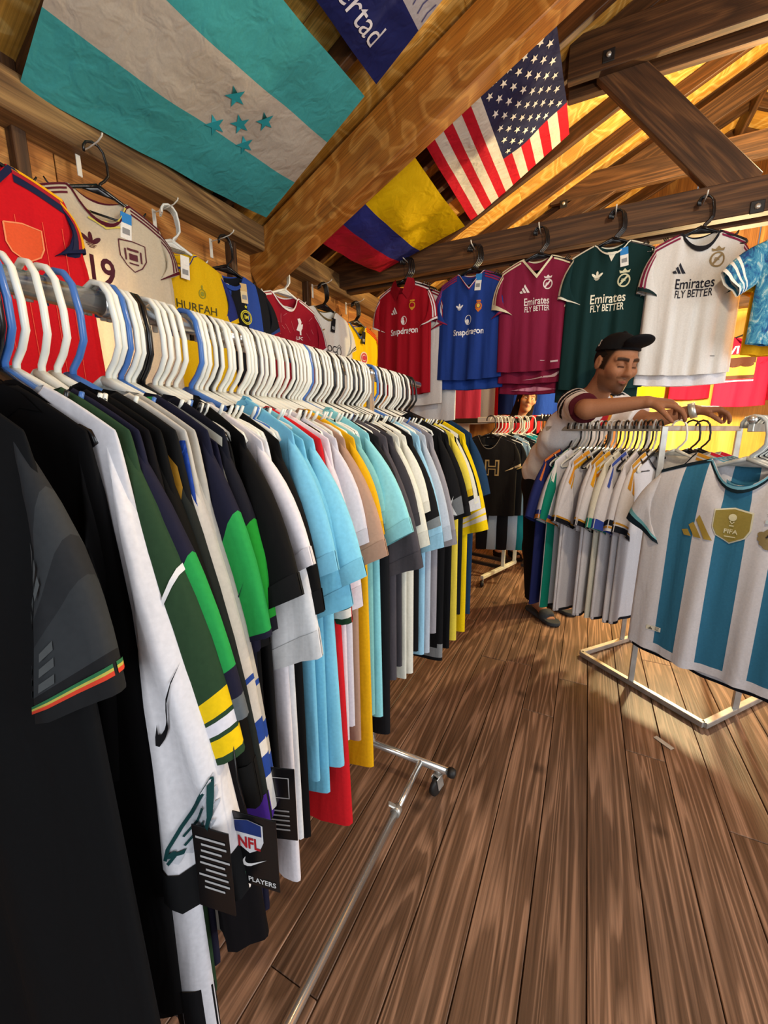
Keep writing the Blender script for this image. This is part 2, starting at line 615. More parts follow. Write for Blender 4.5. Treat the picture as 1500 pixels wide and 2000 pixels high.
# far truss
FY = 4.02
bar('collar_beam', (-0.45, FY, 3.19), (2.3, FY, 3.19), 0.05, 0.17, W_DARK, ceiling)
box('tie_beam', (0.9, FY, 2.40), (5.6, 0.06, 0.15), W_DARK, ceiling)
bar('truss_chord', (-1.83, FY, roof_z(-1.83) - .07), (RIDGE_X, FY, roof_z(RIDGE_X) - .07), 0.045, 0.14, W_DARK, ceiling)


def bolt(parent_obj, c):
    pl_ = box('bolt_plate', c, (0.055, 0.006, 0.055), BLACKM, None)
    pl_.parent = ceiling
    b_ = link('bolt_head', lathe_mesh('bolt_head', [(0.012, 0), (0.012, .008), (0.006, .012)], STEEL, 8), pl_, (0, -.003, 0), (pi / 2, 0, 0))


bolt(ceiling, tuple(at_y(1189, 108, TY - .075) + np.array([0, 0, 0])))
bolt(ceiling, tuple(at_y(1479, 404, TY - .033)))
bolt(ceiling, tuple(at_y(1101, 398, FY - .028)))
bolt(ceiling, tuple(at_y(655, 548, TY - .033)))

# left wall: plywood sheets, studs, and the heavy plate on top
wl = tag(box('wall_left', (WALL_X - .05, 2.0, 1.25), (0.06, 6.2, 2.56), W_DARK), kind='structure')
ya = -1.05
for j in range(6):
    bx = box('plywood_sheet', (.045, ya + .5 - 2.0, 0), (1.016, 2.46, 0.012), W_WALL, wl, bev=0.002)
    bx.rotation_euler = (Matrix.Rotation(pi / 2, 3, 'Z') @ Matrix.Rotation(pi / 2, 3, 'X')).to_euler()
    ya += 1.02
for yy in (0.86, 1.78, 2.44):
    st = box('wall_stud', (.07, yy - 2.0, -.0), (2.44, 0.04, 0.05), W_DARK, wl)
    st.rotation_euler = (0, pi / 2, 0)
pl_ = box('wall_plate_beam', (.10, 0, 1.07), (6.2, 0.13, 0.125), W_PLATE, wl, (0, 0, pi / 2), bev=0.006)
for yy in (0.3, .7, 1.1, 1.5, 2.3, 2.7):
    box('blocking', (.06, yy - 2.0 + .06, 1.18), (0.09, 0.06, 0.10), W_DARK, wl)
# back wall: pale plywood sheets lit by the bulb, battens over the joints, gable above
wb = tag(box('wall_back', (0.9, BACK_Y + .06, 1.25), (5.5, 0.06, 2.56), W_DARK), kind='structure')
for k in range(5):
    xa = WALL_X + 1.22 * k - 0.34
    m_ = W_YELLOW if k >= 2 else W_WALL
    o = box('plywood_sheet', (xa + .61 - .9, -.042, 0), (2.46, 1.214, 0.014), m_, wb, bev=0.002)
    o.rotation_euler = (Matrix.Rotation(pi / 2, 3, 'X') @ Matrix.Rotation(pi / 2, 3, 'Z')).to_euler()
box('wall_plate_beam', (0, -.09, 1.18), (5.4, 0.09, 0.13), W_DARK, wb)
# gable: upright boards
for k in range(11):
    xa = -1.8 + .5 * k
    zt = max(roof_z(xa), roof_z(xa + .5)) + .2
    if zt > 2.5:
        o = box('gable_board', (xa + .25 - .9, -.03, (2.5 + zt) / 2 - 1.25), (zt - 2.5, 0.49, 0.02), W_WALL, wb)
        o.rotation_euler = (Matrix.Rotation(pi / 2, 3, 'X') @ Matrix.Rotation(pi / 2, 3, 'Z')).to_euler()
for xx in (0.1, 0.9, 1.7):
    zt = roof_z(xx)
    o = box('gable_stud', (xx - .9, -.07, (2.5 + zt) / 2 - 1.25), (zt - 2.5, 0.05, 0.06), W_DARK, wb)
    o.rotation_euler = (Matrix.Rotation(pi / 2, 3, 'X') @ Matrix.Rotation(pi / 2, 3, 'Z')).to_euler()
# right wall beyond the door opening
wr = tag(box('wall_right', (RIGHT_X + .05, 3.9, 1.25), (0.06, 2.4, 2.56), W_DARK), kind='structure')
for k in range(2):
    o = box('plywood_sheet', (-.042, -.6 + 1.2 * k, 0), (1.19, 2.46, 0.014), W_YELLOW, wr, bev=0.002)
    o.rotation_euler = (Matrix.Rotation(pi / 2, 3, 'Z') @ Matrix.Rotation(pi / 2, 3, 'X')).to_euler()

# paper sticker on the boards
p_ = at_z(1296, 1451, 0.0)
st = box('floor_sticker', (p_[0], p_[1], 0.0015), (0.075, 0.022, 0.001), plain_mat('worn_paper', '#b7aa98', 0.7, noise=0.2), None, (0, 0, -0.75), bev=0.0002)
tag(st, 'worn pale paper label stuck flat on the floor boards', 'sticker')
# ------------------------------------------------------------------ garments
class Garment:
    D = dict(sh=.215, nw=.085, nd=.085, ndb=.02, vneck=0, drop=.05, wc=.255, wh=.26, L=.72, arm=.23, T=.022, hemc=.012,
             lt=.20, a=62, cw=.15, st=.024, fold=.007, fk=3.0, seed=1, nu=18, nv=14, sleeves=True, yo=0.0, skew=0.0)

    def __init__(s, **kw):
        d = dict(Garment.D)
        d.update({k: v for k, v in kw.items() if k in d})
        s.__dict__.update(d)
        r = np.random.RandomState(s.seed)
        s.ph = r.uniform(0, 6.28, 6)
        s.kk = np.array([s.fk, s.fk * 1.9, s.fk * .55]) * r.uniform(.85, 1.15, 3)
        s.am = np.array([1, .45, .8]) * r.uniform(.7, 1.2, 3)

    def W(s, v):
        va = s.arm / s.L
        return np.where(v < va, s.sh + (s.wc - s.sh) * (v / va) ** .7, s.wc + (s.wh - s.wc) * (v - va) / (1 - va))

    def ztop(s, u, back):
        x = np.abs(u) * s.sh
        r = np.minimum(1, x / s.nw)
        p = 1.1 if s.vneck else 2.4
        neck = -(s.ndb * (1 - r ** 2)) if back else -s.nd * (1 - r ** p)
        t = np.clip((x - s.nw) / (s.sh - s.nw), 0, 1)
        return np.where(x < s.nw, neck, -s.drop * t ** 1.2)

    def zhem(s, u):
        return -s.L + s.hemc * (u ** 2) + s.skew * u

    def folds(s, u, v):
        f = 0
        for i in range(3):
            f = f + s.am[i] * np.sin(s.kk[i] * u * 3.1 + s.ph[i] + s.ph[i + 3] * .35 * v)
        return s.fold * f * np.clip(v, 0, 1) ** .6 * (1 - u ** 4) + s.yo * v

    def surf(s, u, v, sgn, off=0.0):
        u, v = np.asarray(u, float), np.asarray(v, float)
        back = sgn > 0
        zt, zh = s.ztop(u, back), s.zhem(u)
        z = zt * (1 - v) + zh * v
        x = u * s.W(v)
        r = np.clip(np.abs(u) * s.sh / s.nw, 0, 1)
        tn = .035 * (1 - r ** 2) * (1 - np.minimum(1, v * 3))
        t = np.maximum(s.T * np.minimum(1, np.sqrt(np.maximum(v, 0) / .15)), tn)
        y = sgn * (t * np.sqrt(np.maximum(0, 1 - u ** 2)) ** .7 + off) + s.folds(u, v)
        return np.stack([x, y, z], -1)

    def from_xz(s, P, off):
        x, z = P[:, 0], P[:, 1]
        v = np.full(len(x), .4)
        for _ in range(5):
            u = np.clip(x / s.W(v), -.995, .995)
            v = np.clip((z - s.ztop(u, False)) / (s.zhem(u) - s.ztop(u, False)), 0, 1)
        Q = s.surf(u, v, -1, off)
        return Q

    def sleeve(s, side, sv, q, f, off=0.0):
        sv, q = np.asarray(sv, float), np.asarray(q, float)
        tip = np.array([s.sh - .014, -s.drop * .93 - .002])
        und = np.array([s.wc - .006, -s.arm])
        a = radians(s.a)
        d = np.array([cos(a), -sin(a)])
        p = np.array([-sin(a), -cos(a)])
        ct = tip + d * s.lt
        cb = ct + p * s.cw
        h = ((q + 1) / 2)[..., None]
        A = tip * (1 - h) + und * h
        Cc = ct * (1 - h) + cb * h
        P = A * (1 - sv[..., None]) + Cc * sv[..., None]
        P = P + np.array([sin(a), cos(a)]) * (.018 * np.sin(pi * np.clip(sv, 0, 1)) * (1 - q) / 2)[..., None]
        t = .004 + (s.st - .004) * np.clip(sv * 3, 0, 1) ** .5
        fo = .5 * s.st * (np.sin(2.2 * q + s.ph[side] + 1.3 * sv) + .5 * np.sin(5.1 * q + s.ph[2] + 3 * sv)) * np.clip(sv, 0, 1) * (1 - np.abs(q) ** 3)
        y = f * (t * np.sqrt(np.maximum(0, 1 - q ** 2)) + off) + fo + s.yo * sv * .3
        return np.stack([P[..., 0] * (1 if side else -1), y, P[..., 1]], -1)


def grid_faces(nr, nc, flip=False, base=0):
    I, J = np.meshgrid(np.arange(nr - 1), np.arange(nc - 1), indexing='ij')
    a = (I * nc + J).ravel() + base
    Q = np.stack([a, a + 1, a + nc + 1, a + nc], 1)
    return Q[:, ::-1] if flip else Q


def rows(n, cuts, lo=0.0, hi=1.0):
    base = list(np.linspace(lo, hi, n + 1))
    used, out = set(), list(base)
    for c in cuts:
        if c <= lo + 1e-6 or c >= hi - 1e-6: continue
        j = int(np.argmin([abs(c - t) for t in base]))
        if 0 < j < n and j not in used and abs(base[j] - c) < .45 * (hi - lo) / n:
            used.add(j)
            out[j] = c
        else: out.append(c)
    return np.array(sorted(set(out)))


def refine(V, Fc, lim=.028, cap=2500):
    T = []
    for f in Fc:
        T += [(f[0], f[i], f[i + 1]) for i in range(1, len(f) - 1)]
    V, T = np.array(V, float), np.array(T)
    for _ in range(3):
        e = max(np.linalg.norm(V[T[:, i]] - V[T[:, (i + 1) % 3]], axis=1).max() for i in range(3))
        if e < lim or len(T) * 4 > cap: break
        E = np.sort(np.concatenate([T[:, [0, 1]], T[:, [1, 2]], T[:, [2, 0]]]), axis=1)
        U, inv = np.unique(E, axis=0, return_inverse=True)
        inv = inv.reshape(-1) + len(V)
        n = len(T)
        m0, m1, m2 = inv[:n], inv[n:2 * n], inv[2 * n:]
        V = np.concatenate([V, (V[U[:, 0]] + V[U[:, 1]]) / 2])
        T = np.concatenate([np.stack([T[:, 0], m0, m2], 1), np.stack([m0, T[:, 1], m1], 1), np.stack([m2, m1, T[:, 2]], 1), np.stack([m0, m1, m2], 1)])
    return V, [tuple(int(i) for i in t) for t in T]


def decal(g, nm, hx, shp, root, mat=None, off=.003, label=None):
    V, Fc = refine(*shp)
    Q = g.from_xz(V, off)
    o = link(nm, mesh(nm, Q, Fc, mat or PRINT, FC=np.tile(srgb(hx), (len(Fc), 1))), root)
    if label: o['label'] = label
    return o


def sdecal(g, side, f, nm, hx, shp, root, off=.003):
    V, Fc = refine(*shp)
    sv, q = V[:, 0] / g.lt, -1 + 2 * V[:, 1] / g.cw
    Q = g.sleeve(side, sv, np.clip(q, -.97, .97), f, off)
    return link(nm, mesh(nm, Q, Fc, PRINT, FC=np.tile(srgb(hx), (len(Fc), 1))), root)


def hexa(c):
    return np.array(srgb(c))


def make_garment(name, label, cat, loc, rz, col='#888888', scol=None, colf=None, ucuts=(), vcuts=(), sbands=(), cuffs=(), collar=None, collar_b=None,
                 hem=None, shoulder=(), mat=None, group=None, tilt=0.0, polo=None, **kw):
    mat = mat or CLOTH
    g = Garment(**kw)
    root = empty(name, loc)
    root.rotation_euler = (0, tilt, rz)
    tag(root, label, cat, group)
    us = rows(g.nu, ucuts, -1, 1)
    us = np.unique(np.concatenate([us, [-.985, -.95, .95, .985]]))
    vs = np.unique(np.concatenate([rows(g.nv, vcuts), [.004, .014, .032]]))
    Vv, Ff, Cc = [], [], []
    base = 0
    for sgn in (-1, 1):
        Ug, Vg = np.meshgrid(us, vs)
        P = g.surf(Ug, Vg, sgn).reshape(-1, 3)
        Fq = grid_faces(len(vs), len(us), sgn < 0, base)
        Vv.append(P)
        Ff.append(Fq)
        uc = (us[:-1] + us[1:]) / 2
        vc = (vs[:-1] + vs[1:]) / 2
        for v in vc:
            for u in uc:
                Cc.append(hexa(colf(u, v, sgn) if colf else col))
        base += len(P)
    body = link('body', mesh('body', *weld(np.concatenate(Vv), np.concatenate(Ff)), mat, FC=np.array(Cc)), root)
    if g.sleeves:
        sc = scol or col
        bands = list(sbands)
        for side in (0, 1):
            ss = np.unique(np.concatenate([rows(8, [b for t in bands for b in t[:2]], 0.0, 1.0), [.02, .06]]))
            qs = -np.cos(np.linspace(0, pi, 10))
            Vv, Ff, Cc = [], [], []
            base = 0
            for f in (-1, 1):
                Sg, Qg = np.meshgrid(ss, qs, indexing='ij')
                P = g.sleeve(side, Sg, Qg, f).reshape(-1, 3)
                Ff.append(grid_faces(len(ss), len(qs), (f < 0) == (side == 1), base))
                Vv.append(P)
                for i in range(len(ss) - 1):
                    m_ = (ss[i] + ss[i + 1]) / 2
                    c = sc
                    for t in bands:
                        if t[0] <= m_ <= t[1]: c = t[2]
                    Cc += [hexa(c)] * (len(qs) - 1)
                base += len(P)
            sl = link('sleeve', mesh('sleeve', *weld(np.concatenate(Vv), np.concatenate(Ff)), mat, FC=np.array(Cc)), root)
            if sc != col and not bands: sl['label'] = 'sleeve in a colour of its own'
            if cuffs:
                Vv, Ff, Cc = [], [], []
                base = 0
                for (s0, s1, hx) in cuffs:
                    for f in (-1, 1):
                        Sg, Qg = np.meshgrid(np.linspace(s0, s1, 3), qs, indexing='ij')
                        P = g.sleeve(side, Sg, Qg, f, .002).reshape(-1, 3)
                        Ff.append(grid_faces(3, len(qs), (f < 0) == (side == 1), base))
                        Vv.append(P)
                        Cc += [hexa(hx)] * (2 * (len(qs) - 1))
                        base += len(P)
                link('cuff', mesh('cuff', np.concatenate(Vv), np.concatenate(Ff), mat, FC=np.array(Cc)), root)
    if collar:
        hx, wd = collar
        Vv, Ff, Cc = [], [], []
        base = 0
        layers = [(0.0, 1.0, hx)] if not collar_b else [(0.0, .45, collar_b), (.45, 1.0, hx)]
        uu = np.linspace(-1, 1, 15) * (g.nw + wd * .6) / g.sh
        for (l0, l1, c) in layers:
            for sgn in (-1, 1):
                P = []
                for l in (l0, l1):
                    Q = g.surf(uu, np.full(len(uu), .004), sgn, .0045)
                    dz = (-wd * l if sgn < 0 else .012 - (wd * .8) * l)
                    k = np.clip(1 - np.abs(uu) * g.sh / (g.nw + wd), 0.15, 1) ** .5
                    Q[:, 2] += dz * k
                    Q[:, 0] *= 1 + wd * l * .6 / g.nw * (1 - k)
                    if sgn > 0: Q[:, 1] -= .002
                    P.append(Q)
                P = np.concatenate(P)
                Ff.append(grid_faces(2, len(uu), sgn < 0, base))
                Vv.append(P)
                Cc += [hexa(c)] * (len(uu) - 1)
                base += len(P)
        link('collar', mesh('collar', np.concatenate(Vv), np.concatenate(Ff), mat, FC=np.array(Cc)), root)
    if polo:
        V, Fc = join(poly([(-g.nw - .005, .012), (-g.nw + .03, .02), (-.012, -g.nd * .9), (-.045, -g.nd - .035), (-g.nw - .02, -.035)]),
                     poly([(g.nw + .005, .012), (g.nw - .03, .02), (.012, -g.nd * .9), (.045, -g.nd - .035), (g.nw + .02, -.035)]))
        Q = g.from_xz(V, .010)
        Q[:, 2] = V[:, 1]
        link('collar', mesh('collar', Q, Fc, mat, FC=np.tile(srgb(polo), (len(Fc), 1))), root)
    if hem:
        hx, wd = hem
        uu = np.linspace(-1, 1, len(us))
        Vv, Ff, Cc = [], [], []
        base = 0
        for sgn in (-1, 1):
            Ug, Vg = np.meshgrid(uu, [1 - wd, 1.003])
            Vv.append(g.surf(Ug, Vg, sgn, .0018).reshape(-1, 3))
            Ff.append(grid_faces(2, len(uu), sgn < 0, base))
            Cc += [hexa(hx)] * (len(uu) - 1)
            base += 2 * len(uu)
        link('hem_band', mesh('hem_band', np.concatenate(Vv), np.concatenate(Ff), mat, FC=np.array(Cc)), root)
    # shoulder stripes: list of (hex, offset below the seam, width); they go on along the sleeve top
    for stp in shoulder:
        hx, off, wd = stp[:3]
        for sx in (-1, 1):
            Vv, Ff = [], []
            n = 0
            xs = np.linspace(g.nw + .012, g.sh, 6)
            zt = -g.drop * ((xs - g.nw) / (g.sh - g.nw)) ** 1.2
            V2 = np.concatenate([np.stack([sx * xs, zt - off], 1), np.stack([sx * xs, zt - off - wd], 1)])
            Q = g.from_xz(V2, .0025)
            Vv.append(Q)
            Ff += [(n + i, n + i + 1, n + 7 + i, n + 6 + i) for i in range(5)]
            n += 12
            if g.sleeves and (len(stp) == 3 or stp[3] > 0):
                q0, q1 = -1 + 2 * (off + .004) / g.cw, -1 + 2 * (off + .004 + wd) / g.cw
                svs = np.linspace(0.03, .92 if len(stp) == 3 else stp[3], 6)
                Sg, Qg = np.meshgrid(svs, [q0, q1], indexing='ij')
                Q = g.sleeve(1 if sx > 0 else 0, Sg, Qg, -1, .0025).reshape(-1, 3)
                Vv.append(Q)
                Ff += [(n + 2 * i, n + 2 * i + 1, n + 2 * i + 3, n + 2 * i + 2) for i in range(5)]
                n += 12
            V3, F3 = weld(np.concatenate(Vv), Ff)
            link('shoulder_stripe', mesh('shoulder_stripe', V3, F3, PRINT, FC=np.tile(srgb(hx), (len(F3), 1))), root)
    return root, g


def price_tag(root, g, x, z, kind='blue', rot=0.0):
    """folded card swing tag hung on the neck"""
    y = g.from_xz(np.array([[x, z]]), .012)[0][1]
    c1, c2 = {'blue': ('#2f7fc4', '#e8e6df'), 'white': ('#e9e6dd', '#e9e6dd'), 'kraft': ('#c9ab78', '#d8c49a'), 'black': ('#16161a', '#16161a')}[kind]
    V, Fc, Cc = [], [], []
    for (dz, hh, c, yy) in ((0, .035, c1, 0), (-.045, .055, c2, .001)):
        b = len(V)
        for (sx, sz) in ((-1, -1), (1, -1), (1, 1), (-1, 1)):
            for yo in (0, .0015):
                V.append((sx * .0185, yy + yo, dz + sz * hh / 2))
        Fc += [(b, b + 2, b + 4, b + 6), (b + 7, b + 5, b + 3, b + 1), (b, b + 1, b + 3, b + 2), (b + 2, b + 3, b + 5, b + 4), (b + 4, b + 5, b + 7, b + 6), (b + 6, b + 7, b + 1, b)]
        Cc += [hexa(c)] * 6
    b = len(V)
    V += [(-.012, -.0006, -.055), (.012, -.0006, -.055), (.012, -.0006, -.035), (-.012, -.0006, -.035)]
    Fc.append((b, b + 1, b + 2, b + 3))
    Cc.append(hexa('#8d8d8d'))
    o = link('price_tag', mesh('price_tag', V, Fc, PRINT, FC=np.array(Cc), smooth=False), root, (x, y, z), (0, rot, 0))
    return o


# ------------------------------------------------------------------ hangers
def hanger_mesh(mat, name, wire=False):
    r = .0032 if wire else .0042
    hook = [(-.024, 0, -.012), (-.024, 0, .002), (-.016, 0, .017), (0, 0, .024), (.015, 0, .019), (.026, 0, .004), (.033, 0, -.03), (.033, 0, -.062), (.022, 0, -.082), (.008, 0, -.098), (.004, 0, -.118)]
    if not wire: hook = [(x * 1.18, y, z * 1.0 + (.0 if z < 0 else .004)) for x, y, z in hook]
    arms = []
    for sx in (-1, 1):
        arms.append([(0.0, 0, -.108), (sx * .03, 0, -.120), (sx * .10, 0, -.148), (sx * .165, 0, -.172), (sx * .19, 0, -.184), (sx * .196, 0, -.194), (sx * .188, 0, -.2), (sx * .16, 0, -.2), (0, 0, -.2)])
    V, Fc = sweep([hook], [r * 1.05] * len(hook), 8)
    V2, F2 = sweep(arms, [r * (1.9 if not wire else 1.0), r * (1.7 if not wire else 1), r * 1.3, r * 1.2, r, r, r, r, r], 8)
    n = len(V)
    V += V2
    Fc += [tuple(i + n for i in f) for f in F2]
    if not wire:
        # flat web under the neck and the strap notches
        for sx in (-1, 1):
            n = len(V)
            for yy in (-.0022, .0022):
                V += [(0, yy, -.106), (0, yy, -.134), (sx * .05, yy, -.134), (sx * .085, yy, -.145), (sx * .05, yy, -.126)]
            Fc += [(n, n + 1, n + 2, n + 3, n + 4), (n + 9, n + 8, n + 7, n + 6, n + 5)]
            Fc += [(n + 1, n + 6, n + 7, n + 2), (n + 2, n + 7, n + 8, n + 3)]
            n = len(V)
            Vn, Fn = sweep([[(sx * .138, 0, -.162), (sx * .150, 0, -.150), (sx * .156, 0, -.140)]], [.003, .003, .0025], 6)
            V += Vn
            Fc += [tuple(i + n for i in f) for f in Fn]
    return mesh(name, V, Fc, mat)


HM = {'w': hanger_mesh(P_WHITE, 'hanger_white'), 'b': hanger_mesh(P_BLUE, 'hanger_blue'), 'k': hanger_mesh(P_BLACK, 'hanger_black'), 'g': hanger_mesh(P_GREY, 'hanger_grey')}
HNECK = .118


def armz(nw):            # height of the hanger arm, below the hook centre, where the neck opening rests
    return -.120 - (nw - .03) * .385 + .010



def hanger(kind, loc, rz, label, group=None, name='clothes_hanger', tilt=0.0):
    o = link(name, HM[kind], None, loc, (0, tilt, rz))
    return tag(o, label, 'hanger', group)


# ------------------------------------------------------------------ wall shirts on the left
WX = -1.655


def neck_left(px, py, X=WX):
    p = at_x(px, py, X)
    return (p[0], p[1], p[2])


def wire_hook(loc, rz, label):
    """white wire display hook screwed to the plate; it carries the hanger hooks"""
    o = empty('display_hook', loc, rz)
    tag(o, label, 'hook')
    tube('arm', [(0, .09, 0), (0, .02, .0), (0, -.035, .004), (0, -.060, .014), (0, -.064, .022)], .0024, WIREM, o, n=6)
    box('mounting_plate', (0, .094, -.03), (.016, .005, .085), WIREM, o, bev=.001)
    return o


def hung(px, py, rz, kinds, hlabel, X=WX, n=1, yawoff=0.0):
    p = neck_left(px, py, X)
    return p


LZ = radians(76)
LW = []


def wshirt(px, py, name, label, hk, hlabel, hooklabel=None, rz=LZ, X=WX, nhang=1, **kw):
    kw.setdefault('nu', 40)
    kw.setdefault('nv', 30)
    kw.setdefault('fold', .011)
    kw.setdefault('fk', 4.2)
    p = at_x(px, py, X)
    root, g = make_garment(name, label, 'shirt', tuple(p), rz, **kw)
    hz = p[2] - armz(g.nw)
    for k in range(nhang):
        dx = -.012 * k
        hanger(hk, (p[0] + dx, p[1] + .006 * k, hz), rz + .03 * k, hlabel, hlabel if nhang > 1 else None)
    if hooklabel:
        wire_hook((p[0] - .0, p[1], hz + .024 - .003), rz - radians(0), hooklabel) if False else wire_hook((p[0], p[1], hz + .017), pi / 2, hooklabel)
    return root, g


# 1 red jersey with navy shoulders
def red_col(u, v, sgn):
    return '#c4101e'


root, g = wshirt(-70, 292, 'football_jersey', 'red football jersey with navy collar and navy sleeves, nearest on the left wall', 'k', 'black hanger holding the red jersey nearest on left wall',
                 None, rz=radians(72), col='#c8141f', scol='#1b2140', collar=('#1b2140', .030), nd=.075, L=.80, wc=.26, wh=.28, sh=.215, lt=.16, a=68, seed=3, fold=.010, fk=4,
                 shoulder=(('#f0b018', -.002, .012), ('#a3202f', .011, .012), ('#1b2140', .024, .022)), cuffs=((.9, 1.0, '#1b2140'),))
decal(g, 'crest', '#e0562c', join(shield(.10, -.215, .088)), root)
decal(g, 'crest_outline', '#ef9060', join(*[strip(np.array([(-.5, .5), (0, .6), (.5, .5), (.5, -.1), (.38, -.38), (0, -.62), (-.38, -.38), (-.5, -.1), (-.5, .5)]) * .088 + np.array([.10, -.215]), .004)]), root, off=.004)
decal(g, 'stitching', '#e2503a', join(*[strip([(xx, -.14 - .02 * abs(xx)), (xx + .01, -.74)], .002) for xx in (-.16, -.1, -.04, .03, .085, .15, .2)]), root)

# 2 cream jersey, number 19
root, g = wshirt(192, 378, 'football_jersey', 'cream football jersey with maroon trim and the number 19 on the left wall', 'k', 'black hanger holding the cream jersey numbered 19',
                 'white wire hook above the cream jersey numbered 19', col='#d8cdb6', mat=SHEER, collar=('#5a1d2b', .014), nd=.10, L=.80, sh=.20, wc=.235, wh=.245, lt=.17, a=62, seed=5, fold=.010, fk=4,
                 shoulder=(('#5a1d2b', .002, .007), ('#5a1d2b', .016, .007), ('#5a1d2b', .030, .007)), cuffs=((.93, 1.0, '#5a1d2b'),))
decal(g, 'collar_trim', '#cdbf58', join(strip([(-.075, -.02), (-.045, -.075), (0, -.1), (.045, -.08), (.08, -.02)], .007), strip([(-.05, -.1), (0, -.122), (.05, -.1)], .006)), root, off=.006)
decal(g, 'number', '#4d1a28', txt('19', -.03, -.27, .125, .02, sx=.8), root)
decal(g, 'logo', '#4d1a28', trefoil(-.05, -.175, .055), root)
decal(g, 'crest', '#5a2a33', join(*[strip(np.array([(-.5, .5), (0, .56), (.5, .5), (.5, -.1), (.3, -.42), (0, -.62), (-.3, -.42), (-.5, -.1), (-.5, .5)]) * .09 + np.array([.085, -.185]), .004),
                                    rect(.085, -.165, .04, .008), rect(.085, -.19, .03, .022), rect(.085, -.213, .034, .005), rect(.058, -.185, .006, .04), rect(.112, -.185, .006, .04)]), root)
price_tag(root, g, .075, -.06, 'blue', .1)

# 3 yellow jersey with navy sleeves
root, g = wshirt(336, 482, 'football_jersey', 'yellow football jersey with navy sleeves and lettering across the chest', 'w', 'white hanger in the bundle over the yellow jersey on left wall',
                 'white wire hook above the yellow jersey with navy sleeves', nhang=4, col='#d9ae10', scol='#26306e', collar=('#26306e', .016), collar_b='#d9ae10', nd=.075, L=.80, wc=.26, lt=.22, a=66, seed=8, fold=.009, cuffs=((.9, 1, '#d9ae10'),))
decal(g, 'lettering', '#4a4522', join(place(join(txt('SHURFAH', .045, -.30, .05), rect(-.145, -.29, .006, .05), rect(-.115, -.29, .006, .05), rect(-.13, -.315, .036, .006), rect(-.13, -.285, .03, .005), rect(-.13, -.268, .012, .006)), .02, .07)), root)
decal(g, 'crest', '#8d8a28', join(ring(.105, -.165, .016, .020, .004), ellipse(.105, -.165, .008, .01), rect(.105, -.137, .006, .014)), root)
price_tag(root, g, .03, -.055, 'white', .05)

# 4 blue and black striped jersey
root, g = wshirt(443, 530, 'football_jersey', 'blue and black striped football jersey with kraft swing tag', 'k', 'black hanger over the blue and black striped jersey',
                 'white wire hook above the blue and black striped jersey', nhang=2, scol='#14161c', ucuts=(-.75, -.5, -.2, .2, .5, .75), colf=lambda u, v, s: '#2a4692' if int((u + 1.06) / .35) % 2 == 0 else '#14161c',
                 collar=('#2a4692', .02), nd=.07, L=.78, seed=11, cuffs=((.9, 1, '#23376f'),))
decal(g, 'crest', '#cfc63a', join(ring(.075, -.20, .034, .034, .005), ring(.075, -.20, .026, .026, .003), txt('IM', .075, -.20, .026, .02), star(.075, -.15, .01)), root)
decal(g, 'flag_patch', '#d8d8d8', rect(-.03, -.075, .03, .018), root)
decal(g, 'flag_cross', '#c43434', join(rect(-.03, -.075, .03, .004), rect(-.03, -.075, .005, .018)), root, off=.004)
price_tag(root, g, .07, -.06, 'kraft', -.06)

# 5 dark red jersey with scratch pattern
root, g = wshirt(556, 574, 'football_jersey', 'dark red scratch patterned jersey with white collar on left wall', 'w', 'white hanger over the dark red scratch patterned jersey',
                 'white wire hook above the dark red scratch patterned jersey', nhang=3, col='#8d1426', collar=('#d9d2cf', .014), nd=.085, L=.78, lt=.24, a=60, seed=13,
                 shoulder=(('#d9d2cf', -.002, .010), ('#d9d2cf', .014, .010)), cuffs=((.94, 1, '#d9d2cf'),))
rr = random.Random(4)
decal(g, 'scratch_pattern', '#b9545c', join(*[strip([(x0, z0), (x0 + dx, z0 + dz)], .0028) for x0, z0, dx, dz in [(rr.uniform(-.2, .2), rr.uniform(-.6, -.1), rr.uniform(-.03, .05), rr.uniform(-.05, .03)) for _ in range(60)]]), root)
decal(g, 'lettering', '#e6dfdc', join(txt('standard', .03, -.29, .056, .015), txt('chartered', .035, -.335, .056, .015), ring(-.115, -.285, .016, .026, .008)), root, off=.004)
decal(g, 'crest', '#e6dfdc', join(poly([(.06, -.19), (.075, -.15), (.07, -.125), (.085, -.12), (.095, -.14), (.09, -.155), (.105, -.15), (.10, -.175), (.09, -.19), (.09, -.215), (.08, -.215), (.08, -.195)]), txt('LFC', .08, -.235, .026, .01)), root, off=.004)

# 6 white jersey
root, g = wshirt(634, 602, 'football_jersey', 'white football jersey with brown collar and black print on left wall', 'k', 'black hanger in the bundle over the white jersey on left wall',
                 'white wire hook above the white jersey with brown collar', nhang=4, col='#d8d4ca', collar=('#6b5a35', .014), nd=.07, L=.80, seed=15, cuffs=((.86, .9, '#2c2a26'), (.93, .97, '#7d6c3c')))
decal(g, 'print', '#171719', join(ellipse(-.04, -.40, .085, .075), ellipse(.03, -.46, .06, .07), rect(-.01, -.5, .14, .1)), root)
decal(g, 'lettering', '#26252a', join(txt('AOC', .02, -.255, .06, .01), ring(.10, -.265, .018, .028, .005), strip([(.085, -.24), (.10, -.22), (.12, -.24)], .004)), root)
decal(g, 'logo', '#8b6a3c', join(strip([(-.09, -.13), (-.06, -.16), (-.03, -.14)], .008), strip([(-.06, -.16), (-.05, -.19)], .006)), root)
price_tag(root, g, .05, -.075, 'black', .1)

